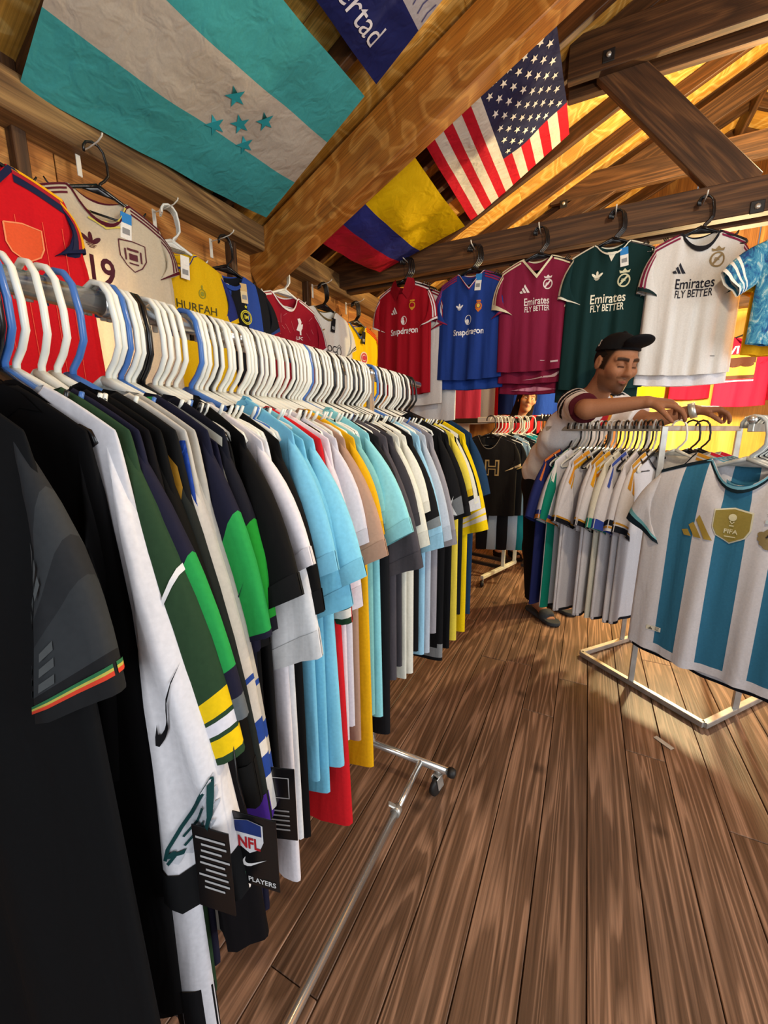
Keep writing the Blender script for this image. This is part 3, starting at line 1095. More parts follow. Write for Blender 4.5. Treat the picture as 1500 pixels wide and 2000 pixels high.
# 7 yellow jersey far end
root, g = wshirt(697, 632, 'football_jersey', 'bright yellow jersey with red shoulder stripes and round badge', 'k', 'black hanger in the bundle over the bright yellow jersey',
                 'white wire hook above the bright yellow jersey with badge', nhang=4, col='#e3bc0e', collar=('#35508a', .016), vneck=1, nd=.10, L=.78, lt=.23, seed=17,
                 shoulder=(('#c93a22', -.001, .011), ('#c93a22', .015, .011), ('#c93a22', .031, .011)), cuffs=((.95, 1, '#e3bc0e'),))
decal(g, 'crest', '#d9d0c8', ellipse(.05, -.245, .040, .046), root)
decal(g, 'crest_centre', '#c2324e', join(ring(.05, -.245, .030, .035, .01), ellipse(.05, -.245, .016, .018)), root, off=.005)
price_tag(root, g, .035, -.075, 'black', .05)

# ------------------------------------------------------------------ shirts on the tie beam
BYY = TY - .03 - .06


def bshirt(px, py, name, label, hlabel, rz=0.0, Y=None, nhang=3, tilt=0.0, dz=.0, **kw):
    kw.setdefault('nu', 40)
    kw.setdefault('nv', 30)
    for k_, v_ in dict(sh=.190, wc=.205, wh=.21, a=70, cw=.135, lt=.215, nw=.075, fold=.010, fk=4.5, st=.028).items(): kw[k_] = kw[k_] if k_ == 'a' and kw.get('a', 60) < 50 else v_
    Y = Y or BYY
    p = at_y(px, py, Y)
    root, g = make_garment(name, label, 'shirt', tuple(p), rz, tilt=tilt, **kw)
    hz = p[2] - armz(g.nw)
    for k in range(nhang):
        hanger('k', (p[0] + .006 * k, p[1] + .012 * k, hz + .002 * k), rz + .06 * k - .03, hlabel, hlabel if nhang > 1 else None, tilt=tilt)
    if nhang:
        nl = link('beam_nail', mesh('beam_nail', *sweep([[(0, .075, -.004), (0, -.03, 0), (0, -.045, .012)]], .0035, 6), WIREM), None, (p[0], p[1], hz + .018))
        tag(nl, 'bent steel nail in the tie beam above the ' + label.split(',')[0].split(' with ')[0].split(' behind ')[0].split(' at ')[0], 'nail')
    return root, g


def behind(px, py, label, **kw):
    kw.setdefault('nu', 24)
    kw.setdefault('nv', 18)
    return bshirt(px, py, 'football_jersey', label, '', nhang=0, **kw)


def bdecal(g, nm, hx, shp, root, **kw):
    V, Fc = shp
    V = np.array(V, float)
    zc = (V[:, 1].max() + V[:, 1].min()) / 2
    k, kz = (.92, .92) if nm == 'neck_insert' else ((.66, .80) if nm == 'lettering' else (.80, .80))
    V = np.stack([V[:, 0] * k, zc + (V[:, 1] - zc) * kz], 1)
    return decal(g, nm, hx, (V, Fc), root, **kw)


# red jersey
root, g = bshirt(789, 553, 'football_jersey', 'red football jersey with polo collar hanging from the tie beam', 'black hanger over the red polo collar jersey on the beam', rz=-.12, nhang=4,
                 col='#9c1120', L=.71, seed=21, nd=.075, lt=.21, a=66, polo='#8a0f1d', shoulder=(('#dcd3d2', -.001, .009), ('#dcd3d2', .016, .009)), cuffs=((.94, 1.0, '#dcd3d2'),))
bdecal(g, 'lettering', '#ece6e4', txt('Snapdragon', .02, -.30, .068, .02), root)
bdecal(g, 'sponsor_symbol', '#ece6e4', join(ring(.02, -.235, .026, .034, .004), ellipse(.012, -.247, .014, .02), ellipse(.012, -.222, .008, .012)), root)
bdecal(g, 'logo', '#ece6e4', three_bars(-.072, -.165, .07), root)
bdecal(g, 'crest', '#c48a24', join(ring(.095, -.15, .026, .026, .008), poly([(.07, -.165), (.095, -.19), (.12, -.165)]), rect(.095, -.115, .04, .012)), root)
for i, (dx, lab, c) in enumerate(((.02, 'white striped jersey tucked behind the red polo collar jersey', '#d6d3d0'), (.10, 'second white jersey showing lower behind the red polo collar jersey', '#d9d9da'))):
    p0 = at_y(789, 556, BYY)
    r2, g2 = make_garment('football_jersey', lab, 'shirt', (p0[0] + dx + .05, p0[1] + .05 + .05 * i, p0[2] - .03 - .06 * i), -.22, col=c, L=.74 + .05 * i, seed=30 + i, sh=.19, wc=.21, wh=.215, collar=('#7a1424', .012),
                          shoulder=(('#7a1424', .003, .009), ('#7a1424', .02, .009)), cuffs=((.9, 1, '#7a1424'),), a=72)

# blue jersey
root, g = bshirt(921, 531, 'football_jersey', 'royal blue football jersey with V neck hanging from the tie beam', 'black hanger over the royal blue V neck jersey', rz=-.03, nhang=4,
                 col='#1f3a83', L=.63, seed=22, vneck=1, nd=.095, sh=.205, wc=.235, wh=.24, lt=.20, a=70, collar=('#9a2848', .012), collar_b='#dcd9dc', shoulder=(('#8c2446', .004, .008), ('#8c2446', .018, .008), ('#8c2446', .032, .008)),
                 cuffs=((.9, 1.0, '#8c2446'),), vcuts=())
bdecal(g, 'lettering', '#e8e6e6', txt('Snapdragon', .0, -.345, .062, .02), root)
bdecal(g, 'sponsor_symbol', '#e8e6e6', join(ring(-.005, -.275, .026, .036, .004), ellipse(-.013, -.288, .014, .02)), root)
bdecal(g, 'logo', '#e8e6e6', trefoil(-.075, -.20, .05), root)
bdecal(g, 'crest', '#c56a24', join(ring(.075, -.205, .024, .026, .009), rect(.075, -.17, .03, .012), poly([(.05, -.22), (.075, -.25), (.10, -.22)])), root)
bdecal(g, 'crest_centre', '#d9b13a', ellipse(.075, -.205, .011, .014), root, off=.005)
price_tag(root, g, .055, -.045, 'blue', .08)
r2, g2 = behind(925, 538, 'second royal blue jersey behind the royal blue V neck one', Y=BYY + .045, rz=.04, col='#20408f', L=.68, sh=.205, wc=.24, wh=.245, seed=33, cuffs=((.9, 1, '#8c2446'),))

# maroon jersey
root, g = bshirt(1050, 502, 'football_jersey', 'maroon football jersey with cream V collar hanging from the tie beam', 'black hanger over the maroon V collar jersey', rz=.10, nhang=3, tilt=-.03,
                 col='#7c1d3a', L=.62, seed=23, vneck=1, nd=.10, sh=.205, wc=.245, wh=.25, lt=.20, a=64, collar=('#d8cfae', .020), shoulder=(('#d8cfae', -.002, .010), ('#d8cfae', .015, .009)), cuffs=((.86, 1.0, '#d8cfae'),))
bdecal(g, 'lettering', '#dfd3cf', join(txt('Emirates', .005, -.235, .070, .012, sx=.85), txt('FLY BETTER', .01, -.285, .052, .012, sx=.75)), root)
bdecal(g, 'logo', '#dfd3cf', three_bars(-.075, -.165, .07), root)
bdecal(g, 'crest', '#dfd3cf', crest_round(.075, -.15, .075), root)
bdecal(g, 'size_mark', '#cdb7bb', join(rect(.14, -.575, .05, .012), rect(.06, -.56, .03, .004)), root)
r2, g2 = behind(1058, 508, 'second maroon jersey hanging lower behind the maroon V collar one', Y=BYY + .04, rz=.06, col='#7c1d3a', L=.68, sh=.205, wc=.25, wh=.255, seed=34, cuffs=((.86, 1, '#d8cfae'),))
decal(g2, 'side_flash', '#c9a8a8', poly([(-.06, -.66), (.1, -.635), (.17, -.60), (.12, -.645)]), r2)
r2, g2 = behind(1061, 512, 'third maroon jersey with pink hem at the back of the maroon bundle', Y=BYY + .075, rz=.02, col='#7a1b39', L=.74, sh=.205, wc=.25, wh=.26, seed=35, cuffs=((.86, 1, '#d8cfae'),))
decal(g2, 'hem_flash', '#d78ea4', poly([(-.14, -.715), (0, -.695), (.14, -.715), (0, -.725)]), r2)

# dark green jersey
root, g = bshirt(1197, 473, 'football_jersey', 'dark green football jersey with white piping hanging from the tie beam', 'black hanger over the dark green jersey on the beam', rz=.05, nhang=4,
                 col='#112e2e', L=.75, seed=24, vneck=0, nd=.06, sh=.225, wc=.255, wh=.26, lt=.21, a=56, collar=('#dcd9c6', .010), shoulder=(('#dcd9c6', -.003, .012),), cuffs=((.94, 1.0, '#dcd9c6'),))
bdecal(g, 'neck_insert', '#dcd9c6', poly([(-.024, -.055), (.024, -.055), (0, -.105)]), root)
bdecal(g, 'lettering', '#e3dfc9', join(txt('Emirates', .0, -.275, .082, .012, sx=.9), txt('FLY BETTER', .0, -.333, .062, .012, sx=.75)), root)
bdecal(g, 'logo', '#e3dfc9', trefoil(-.075, -.165, .058), root)
bdecal(g, 'crest', '#cfd0ae', crest_round(.085, -.195, .09), root)
bdecal(g, 'size_mark', '#b9bcab', rect(.17, -.55, .05, .003), root)
price_tag(root, g, .055, -.06, 'blue', -.12)
r2, g2 = behind(1190, 480, 'second dark green jersey hanging lower behind the dark green one', Y=BYY + .045, rz=.0, col='#102a2b', L=.82, sh=.225, wc=.27, wh=.275, seed=36, cuffs=((.94, 1, '#dcd9c6'),))

# white jersey
root, g = bshirt(1369, 452, 'football_jersey', 'white football jersey with black collar hanging from the tie beam', 'black hanger over the white jersey with black collar', rz=.20, nhang=3,
                 col='#d3d1cd', L=.67, seed=25, nd=.075, sh=.225, wc=.255, wh=.265, lt=.22, a=64, collar=('#1c1c20', .024), shoulder=(('#7c2444', .0, .011), ('#7c2444', .018, .010)), cuffs=((.9, 1.0, '#17282a'),))
bdecal(g, 'lettering', '#1d1f2c', join(txt('Emirates', -.01, -.235, .082, .012, sx=.9), txt('FLY BETTER', -.01, -.292, .062, .012, sx=.75)), root)
bdecal(g, 'logo', '#23252f', three_bars(-.095, -.165, .075), root)
bdecal(g, 'crest', '#8d7a58', crest_round(.095, -.135, .095), root)
bdecal(g, 'size_mark', '#4b4b52', rect(.15, -.58, .03, .003), root)
r2, g2 = behind(1352, 460, 'grey blue jersey showing beside the white black collar jersey', Y=BYY + .06, rz=.10, col='#8b8da6', L=.70, sh=.225, wc=.26, wh=.265, seed=37)
r2, g2 = behind(1364, 458, 'second white jersey hanging lower behind the white black collar one', Y=BYY + .035, rz=.18, col='#d5d4d8', L=.72, sh=.225, wc=.255, wh=.26, seed=38)

# blue mottled jersey at the right edge
root, g = bshirt(1600, 436, 'football_jersey', 'blue and white mottled jersey at the right end of the tie beam', 'black hanger over the blue mottled jersey', rz=.3, nhang=2, Y=BYY - .04, mat=MOTTLED,
                 col='#2f6a92', scol='#2e5f96', L=.50, seed=26, a=35, st=.035, sbands=((.62, .68, '#efece2'), (.76, .82, '#efece2'), (.93, 1.0, '#efece2')), collar=('#27438a', .02))
r2, g2 = behind(1592, 444, 'golden yellow jersey hanging lower behind the blue mottled jersey', Y=BYY + .03, rz=.22, col='#e2a313', L=.545, sh=.225, wc=.275, wh=.28, seed=39)
# ------------------------------------------------------------------ the long chrome rack
RX, RZ = -0.66, 1.462
rack = empty('garment_rack', (RX, 0.6, 0))
tag(rack, 'long chrome rolling garment rack packed with shirts along the aisle', 'rack')


def rk(p): return (p[0] - RX, p[1] - .6, p[2])


tube('top_rail', [rk((RX, -.35, RZ)), rk((RX, .415, RZ))], .0165, CHROME, rack, 14)
tube('top_rail', [rk((RX, .41, RZ)), rk((RX, 1.14, RZ + .002))], .0135, CHROME, rack, 14)
tube('top_rail', [rk((RX, 1.13, RZ + .002)), rk((RX, 1.66, RZ + .004))], .012, CHROME, rack, 14)
for yy in (.41, 1.135): tube('rail_sleeve', [rk((RX, yy - .02, RZ)), rk((RX, yy + .02, RZ))], .0185, CHROME, rack, 14)
tube('end_post', [rk((RX + .02, 1.19, .115)), rk((RX + .02, 1.19, RZ - .01))], .013, CHROME, rack, 12)
tube('end_post', [rk((RX + .02, -.30, .115)), rk((RX + .02, -.30, RZ - .01))], .013, CHROME, rack, 12)
BXX = -.438
tube('base_rail', [rk((BXX, -.30, .1)), rk((BXX, .97, .1))], .0125, CHROME, rack, 14)
tube('base_rail', [rk((BXX, .93, .1)), rk((BXX, 1.18, .1))], .0105, CHROME, rack, 14)
tb = box('thumb_screw', rk((BXX - .012, .965, .118)), (.030, .018, .006), STEEL, rack, (0, 0.5, .4))
link('clamp_ring', lathe_mesh('clamp_ring', [(.0135, -.012), (.016, -.012), (.016, .012), (.0135, .012)], STEEL, 14, 'X'), rack, rk((BXX, .968, .1)), (0, 0, pi / 2))
for yy in (1.185, -.30):
    tube('foot_bar', [rk((-.99, yy, .1)), rk((-.335, yy, .1))], .0125, CHROME, rack, 14)
    for xx, sg in ((-.335, 1), (-.99, -1)):
        link('end_cap', lathe_mesh('end_cap', [(.0, 0), (.016, 0), (.018, .012), (.014, .024), (.004, .027)], RUBBER, 14, 'X'), rack, rk((xx, yy, .1)), (0, 0, 0 if sg > 0 else pi))
        cx = xx - sg * .035
        ct = empty('caster', rk((cx, yy, 0)), 0, rack)
        ct.rotation_euler = (0, 0, 1.25 if sg > 0 else .6)
        tube('stem', [(0, 0, .075), (0, 0, .098)], .012, STEEL, ct, 10)
        for s in (-1, 1): box('fork', (-.006, s * .0125, .052), (.030, .003, .056), STEEL, ct, (0, -.25, 0), bev=.001)
        box('fork_top', (0, 0, .077), (.036, .029, .006), STEEL, ct)
        link('wheel', lathe_mesh('wheel', [(.006, -.010), (.026, -.010), (.033, -.007), (.034, 0), (.033, .007), (.026, .010), (.006, .010)], RUBBER, 20, 'X'), ct, (-.012, 0, .0345), (0, 0, pi / 2))

# hangers, in the order they hang from the camera end: pixel column of the stem and colour
HL = ('3k 20b 43w 97w 127w 158b 230w 240w 255b 267w 278w 288k 298k 322w 332w 347w 363w 393b 404w 413w 423w 429k 438w 450w 458w 472w 486w 492w 503w 506k 515w 524w 532w 538w 546w 555w 564w 573w 577k '
      '583w 590w 596w 602w 607w 612b 619w 625w 629k 635w 642w 650w 655k 661w 667w 672k 680w 687w 692k 697w 701k 705w 709k 713w 718w 724w 739b 745w 750k 754w 760w 765w 769k 774w 778w 782w 786k 790w 795k 800w 806k 813k').split()
nb = 0
ORD = ['first', 'second', 'third', 'fourth', 'fifth', 'sixth', 'seventh', 'eighth']
for t in HL:
    px, kd = int(t[:-1]), t[-1]
    yy = at_x(px, 572 + .2255 * (px - 33) + 60, RX + .04)[1]
    if kd == 'b':
        lab, grp = '%s blue plastic hanger from the near end of the long chrome rail' % ORD[nb], None
        nb += 1
    elif kd == 'k':
        lab, grp = 'black plastic hanger hooked on the long chrome rail', 'black hangers on the long rail'
    else:
        lab, grp = 'white plastic hanger hooked on the long chrome rail', 'white hangers on the long rail'
    ztop = RZ - .004 if yy > .41 else RZ - .001
    hanger(kd, (RX, yy, ztop), radians(random.uniform(-4, 7)), lab, grp, 'plastic_hanger')

NZ = RZ - HNECK + .004


def rg(px, label, name='t_shirt', cat='shirt', X=-.435, dz=0.0, rz=None, dx=0.0, **kw):
    near = kw.get('nw', 0) > .115
    if near: X = -.475
    yy = at_x(px, 832, X)[1]
    kw.setdefault('seed', abs(px))
    r = random.Random(px * 7)
    rz = radians(r.uniform(-7, 7)) if rz is None else rz
    kw.setdefault('nu', 16)
    kw.setdefault('nv', 12)
    kw.setdefault('a', 67)
    kw.setdefault('cw', .15)
    kw.setdefault('T', .018)
    kw.setdefault('st', .022)
    kw.setdefault('lt', .23)
    kw.setdefault('L', .74)
    kw.setdefault('sh', .222)
    kw.setdefault('wc', .25)
    kw.setdefault('wh', .255)
    kw.setdefault('fold', .008)
    kw.setdefault('drop', .055)
    kw.setdefault('nw', .098)
    if 'cuffs' not in kw and 'sbands' not in kw and name == 't_shirt':
        c_ = np.array(srgb(kw.get('col', '#0f0f11'))[:3]) ** .4545 * .93
        kw['cuffs'] = ((.87, 1.0, '#%02x%02x%02x' % tuple(int(255 * t) for t in c_)),)
    kw.setdefault('nd', .10)
    yy -= (.13 if near else .24) * sin(rz)
    if near: dz += .016
    nw_ = kw['nw']
    kw['drop'] = .385 * (kw['sh'] - nw_) + .014
    return make_garment(name, label, cat, (RX + dx, yy, RZ + armz(nw_) + dz), rz, **kw)


# near end
root, g = rg(-45, 'black football jersey with red yellow green cuff bands, nearest on the long rack', 'football_jersey', rz=radians(12), col='#0d0e10', scol='#26282b', lt=.26, a=72, cw=.115, st=.022, L=.95, wh=.28, nw=.12,
             sbands=((.22, .40, '#34373a'), (.55, .84, '#303336'), (.84, 1.0, '#1c1d1f')), cuffs=((.885, .90, '#2f6b45'), (.90, .912, '#b3a94e'), (.912, .93, '#c8402c')), nu=26, nv=22)
for kx, nx, cx0 in ((0, 3, .05), (1, 3, .17)):
    sdecal(g, 1, -1, 'knit_pattern', '#45494b', join(*[rect(cx0 + .020 * (k % 3), .05 + .026 * (k // 3), .011, .013) for k in range(6)]), root, off=.0015)
rg(113, 'plain black hooded top between the black jersey and the white long sleeved jersey', 'hooded_top', rz=radians(12), col='#08080a', L=.86, lt=.42, a=89, nw=.12, dx=-.02, cw=.12, collar=('#08080a', .05), nd=.05)
root, g = rg(148, 'white long sleeved football jersey with black cuff and green patches', 'football_jersey', rz=radians(13), col='#c9c9cf', scol='#d7d7dc', L=.90, lt=.58, a=77, cw=.125, st=.036, wh=.27, nw=.13, nd=.12, fold=.012, fk=5, nu=26, nv=22,
             hem=('#101114', .10), cuffs=((.885, 1.0, '#121315'),))


def upright(sh, a0, b0, s_):     # a picture with its own up direction, set upright on a hanging sleeve
    V_, F_ = sh
    V_ = np.array(V_, float)
    return np.stack([a0 - V_[:, 1] * s_, b0 - V_[:, 0] * s_], 1), [tuple(f)[::-1] for f in F_]


sdecal(g, 1, -1, 'swoosh_logo', '#101013', place((upright(swoosh(0, 0, 1.0, rot=.12), 0, 0, .060)[0] * np.array([1.25, 1.3]), upright(swoosh(0, 0, 1.0), 0, 0, 1)[1]), .29, .040), root, off=.004)
wing = poly([(.0, .12), (.06, .30), (.16, .46), (.34, .62), (.62, .78), (1.0, .98), (.94, .80), (1.02, .78), (.92, .62), (.98, .58), (.86, .44), (.90, .38), (.76, .26), (.60, .14), (.44, .06), (.36, -.04), (.28, .06), (.2, -.06), (.12, .04), (.04, -.02)])
sdecal(g, 1, -1, 'eagle_badge', '#b4b8c0', upright(wing, .49, .088, .09), root, off=.003)
wing2 = join(strip([(.02, .14), (.1, .34), (.3, .54), (.62, .74), (.96, .93)], .08), strip([(.94, .9), (.86, .5), (.7, .26), (.46, .1)], .07), strip([(.3, .2), (.5, .3), (.72, .46)], .05), strip([(.3, .36), (.52, .46), (.8, .68)], .05),
             strip([(.06, .06), (.2, .16), (.3, .1)], .07), ellipse(.14, .2, .07, .05))
sdecal(g, 1, -1, 'eagle_badge_lines', '#123a3c', upright(wing2, .49, .088, .09), root, off=.005)
for nm_, hx_, gr_, of_ in (('number_border', '#16282c', .012, .002), ('number_outline', '#c7d3da', .006, .004), ('number_fill', '#1f5a5c', 0.0, .006)):
    sdecal(g, 1, 1, nm_, hx_, poly([(.03 - gr_, .0), (.03 - gr_, .075 + gr_), (.135 + gr_, .075 + gr_), (.15 + gr_, .05), (.15 + gr_, .0)]), root, off=of_)
root, g = rg(178, 'dark green football jersey with yellow and white cuff bands', 'football_jersey', rz=radians(13), col='#28402a', lt=.40, a=72, cw=.13, st=.024, nw=.13, L=.86,
   sbands=((.78, .845, '#e2be12'), (.86, .90, '#d6d6de'), (.915, .975, '#e2be12')), cuffs=((.40, .42, '#dcdcdc'),), )
sdecal(g, 1, -1, 'sleeve_patch', '#d6d3c6', rect(.05, .05, .03, .035), root)
root, g = rg(200, 'navy football jersey with bright green sleeve ends and a small green neck tab', 'football_jersey', rz=radians(12), col='#1c1c2e', lt=.36, a=70, cw=.12, st=.02, nw=.13, L=.82,
             sbands=((.42, .82, '#259147'), (.82, .92, '#1c1c2e'), (.92, 1.0, '#5c6266')))
decal(g, 'neck_tab', '#249048', rect(.11, -.018, .03, .02), root)
sdecal(g, 1, -1, 'sleeve_patch', '#c9c5b6', rect(.10, .07, .03, .03), root)
rg(225, 'plain black knitted top beside the navy and green jersey', 'hooded_top', rz=radians(10), col='#0b090c', lt=.70, a=80, cw=.08, st=.016, nw=.12, L=.72, collar=('#0b090c', .04))
rg(250, 'black top with a low neck between two knitted tops', 't_shirt', rz=radians(10), col='#0a0a0a', lt=.5, a=77, cw=.11, nw=.12, L=.74)
root, g = rg(283, 'black football jersey with white and gold number and purple cuff', 'football_jersey', rz=radians(9), col='#131313', scol='#1f2321', lt=.54, a=78, nw=.12, cw=.12, st=.022, L=.76, cuffs=((.92, 1.0, '#4b2a90'),))
decal(g, 'shoulder_number', '#b5842c', place(text2d('8', .05), .19, -.16, .20, sx=.8), root, off=.003)
decal(g, 'shoulder_number_fill', '#e2ded6', place(text2d('8', .0), .19, -.16, .20, sx=.8), root, off=.005)
sdecal(g, 1, -1, 'swoosh_logo', '#dcdcdc', upright(swoosh(0, 0, 1.0, rot=.1), .25, .05, .05), root)
root, g = rg(306, 'pale grey long sleeved football jersey with blue number and blue striped cuffs', 'football_jersey', rz=radians(8), col='#b9b5ad', scol='#bdb9b2', lt=.53, a=78, nw=.12, cw=.115, st=.024, L=.84,
             sbands=((.62, .635, '#23408a'), (.74, .80, '#23408a'), (.80, .84, '#cfccc5'), (.84, .90, '#23408a'), (.90, 1.0, '#cfccc8')))
decal(g, 'shoulder_number', '#24459c', place(text2d('4', .03), .20, -.15, .20), root, off=.004)
rg(325, 'second pale grey long sleeved football jersey behind the first', 'football_jersey', rz=radians(8), col='#aaa69d', lt=.52, a=79, nw=.12, cw=.115, st=.022, L=.82, sbands=((.66, .675, '#23408a'), (.78, .83, '#23408a'), (.88, .93, '#23408a')))
root, g = rg(358, 'navy football jersey with bright green swoosh sleeve and green neck tab', 'football_jersey', rz=radians(4), col='#191a2c', lt=.29, a=71, nw=.12, cw=.14, st=.022, L=.84,
             sbands=((.40, .97, '#269247'),))
sdecal(g, 1, -1, 'swoosh_logo', '#1c2c3a', upright(swoosh(0, 0, 1.0, rot=.1), .22, .045, .055), root)
sdecal(g, 1, -1, 'sleeve_patch', '#c4c1b2', rect(.10, .075, .025, .03), root)
decal(g, 'neck_tab', '#279249', rect(.12, -.022, .035, .024), root)
rg(392, 'second navy and green football jersey behind the swoosh sleeve one', 'football_jersey', rz=radians(4), col='#14151f', lt=.29, a=73, nw=.12, cw=.13, st=.02, L=.82, sbands=((.45, .93, '#1e8a2c'),), shoulder=(('#c4c1b2', .01, .012),))
rg(425, 'dark navy jersey with long plain body, between the green sleeves and black tee', 'football_jersey', rz=radians(3), col='#17172a', lt=.30, a=78, L=.84)
rg(450, 'black t-shirt tight behind the dark navy jersey', rz=radians(2), col='#0b0b0c', L=.80, lt=.3, a=78)
# t-shirts of the middle
rg(478, 'black t-shirt with wide plain sleeve, first in the middle of the long rack', col='#0b0b0c', rz=radians(-8), L=.72, lt=.25, a=62, cw=.16, st=.026, collar=('#0b0b0c', .02), dz=.008)
rg(512, 'lilac white t-shirt with textured sleeve behind the wide black t-shirt', col='#d8d4da', rz=radians(-4), L=.88, lt=.21, a=60, cw=.14, collar=('#d8d4da', .018))
rg(524, 'second white t-shirt with crumpled lower sleeve', col='#d3d5d8', rz=radians(4), L=.80, lt=.36, a=74, cw=.13)
rg(545, 'black t-shirt with short square sleeve before the light blue ones', col='#09090a', rz=radians(-6), L=.82, lt=.29, a=70, cw=.15)
rg(573, 'light blue t-shirt with broad shoulder, first of the light blue ones', col='#73b9d8', rz=radians(-7), L=.74, lt=.25, a=65, cw=.15, st=.026, collar=('#73b9d8', .022), dz=.014)
rg(594, 'light blue t-shirt with crumpled hanging cuff behind the first', col='#6fb8d6', rz=radians(3), L=.78, lt=.31, a=70, cw=.14, st=.026)
rg(613, 'light blue t-shirt with the widest sleeve, third light blue one', col='#7cc3dd', rz=radians(-5), L=.73, lt=.27, a=62, cw=.17, st=.028, wh=.275, T=.024)
rg(628, 'red jersey with green and white cuff bands', 'football_jersey', col='#c01a22', rz=radians(2), L=.90, lt=.36, a=78, cw=.13, wh=.275, T=.028, cuffs=((.88, .915, '#1d3a25'), (.915, .965, '#d9d6cb'), (.965, 1.0, '#1d3a25')), collar=('#c01a22', .02))
rg(645, 'pinkish white t-shirt behind the red jersey', col='#d9cfd6', L=.72, lt=.34, a=76, cw=.12)
rg(658, 'pale grey white t-shirt beside the tan one', col='#c9c6cf', L=.70, lt=.22)
rg(674, 'tan t-shirt with broad creased sleeve', col='#a78672', rz=radians(-6), L=.76, lt=.26, a=63, cw=.16, st=.028, collar=('#a78672', .02))
rg(693, 'mustard yellow long t-shirt behind the tan one', col='#dba511', rz=radians(1), L=.86, lt=.22, wh=.265, collar=('#dba511', .018))
rg(706, 'teal blue t-shirt squeezed behind the mustard yellow one', col='#77b3b4', L=.74, lt=.2)
root, g = rg(722, 'aqua t-shirt with label at the hem', col='#85c9d2', rz=radians(-8), L=.775, lt=.25, a=58, cw=.17, st=.030, collar=('#85c9d2', .02), dz=.008, wh=.262)
decal(g, 'hem_label', '#2c4a44', join(rect(.15, -.69, .055, .022)), root)
decal(g, 'hem_label_text', '#b9d6cf', join(rect(.15, -.69, .044, .004), rect(.15, -.683, .03, .004)), root, off=.005)
rg(742, 'black t-shirt with long dark hem behind the aqua one', col='#17171a', L=.86, lt=.2)
rg(756, 'charcoal t-shirt with wide sleeve', col='#4a464b', rz=radians(2), L=.72, lt=.34, a=70, cw=.15)
rg(768, 'dark grey t-shirt before the cream ones', col='#37353a', L=.70, lt=.24)
rg(780, 'cream t-shirt with long straight sleeve', col='#cfcfc2', rz=radians(-6), L=.76, lt=.30, a=68, cw=.15, st=.028, collar=('#cfcfc2', .02))
rg(794, 'second cream t-shirt with creased hem', col='#d3d2c6', rz=radians(3), L=.77, lt=.22, a=66)
root, g = rg(806, 'black t-shirt with white splash print on the sleeve end', col='#111113', L=.72, lt=.27, a=66, rz=radians(-4), sbands=((.9, 1.0, '#6f767a'),))
rg(820, 'light blue t-shirt with hanging crumpled sleeve at the far end', col='#8fbfd9', L=.76, lt=.34, a=72, cw=.14)
rg(832, 'pale grey blue t-shirt with straight sleeve', col='#a9b3bf', rz=radians(-5), L=.78, lt=.33, a=70, cw=.13)
rg(846, 'grey t-shirt behind the pale grey blue one', col='#8b888e', L=.74, lt=.36, a=72)


def splash(u, v, s):
    return '#77797a' if v > .93 + .02 * sin(u * 17) and v < .985 else '#0f0f11'


root, g = rg(862, 'black long t-shirt with grey splash print on cuff and hem', colf=splash, vcuts=(.92, .94, .96, .985), nu=30, col='#0f0f11', rz=radians(-6), L=.90, lt=.29, a=68, cw=.15, sbands=((.80, 1.0, '#5f6366'),), collar=('#0f0f11', .02), dz=.012)
sdecal(g, 1, -1, 'splash_print', '#c7cbcc', join(*[poly([(.22, .02 + .03 * k), (.245, .03 + .03 * k), (.29, .015 + .03 * k), (.275, .04 + .03 * k), (.25, .045 + .03 * k)]) for k in range(4)]), root)
rg(876, 'second black t-shirt beside the splash print one', col='#0c0c0e', rz=radians(2), L=.88, lt=.30, a=69)
rg(888, 'pale yellow jersey with folded cuff', 'football_jersey', col='#d8c344', rz=radians(-5), L=.88, lt=.24, a=66, st=.026, wh=.262, cuffs=((.9, 1, '#caa61c'),))
rg(898, 'black and dark green jersey with white cuff', 'football_jersey', col='#141816', L=.80, lt=.30, a=68, cuffs=((.84, 1.0, '#c9c9c9'),), shoulder=(('#d8d5c0', .0, .016),))
root, g = rg(911, 'bright yellow jersey with letter A and white stripes on the sleeve', 'football_jersey', col='#e8c60c', rz=radians(-12), L=.92, lt=.40, a=70, cw=.17, st=.030, sbands=((.78, .83, '#d9cfc0'), (.85, .90, '#d9cfc0')), wh=.26)
sdecal(g, 1, -1, 'letter', '#2b2b25', upright(text2d('A', .02), .22, .075, .12), root, off=.003)
sdecal(g, 1, -1, 'letter_fill', '#d8cc92', upright(text2d('A', 0), .22, .075, .115), root, off=.005)
root, g = rg(928, 'navy blue jersey with round white emblem at the far end of the long rack', 'football_jersey', col='#1d3a5a', rz=radians(-20), L=.90, lt=.28, a=64, cw=.16)
sdecal(g, 1, -1, 'emblem', '#b9c4b8', ring(.15, .07, .035, .03, .008), root)
# tags on the near jerseys
p = at_x(489, 1660, -.325)
nt_ = empty('swing_tag', tuple(p), radians(12))
tag(nt_, 'black card swing tag with red white and blue shield hanging below the purple cuff', 'tag')
box('card', (0, 0, 0), (.075, .0016, .105), P_BLACK, nt_, bev=.0004)
tube('string', [(0, 0, .05), (-.01, .0, .10), (-.02, .01, .16)], .0009, P_BLACK, nt_, 5)


def flat(nm, hx, sh, parent, y=-.0015, m=PRINT):
    V, Fc = sh
    return link(nm, mesh(nm, [(a, y, b) for a, b in V], Fc, m, FC=np.tile(srgb(hx), (len(Fc), 1)), smooth=False), parent)


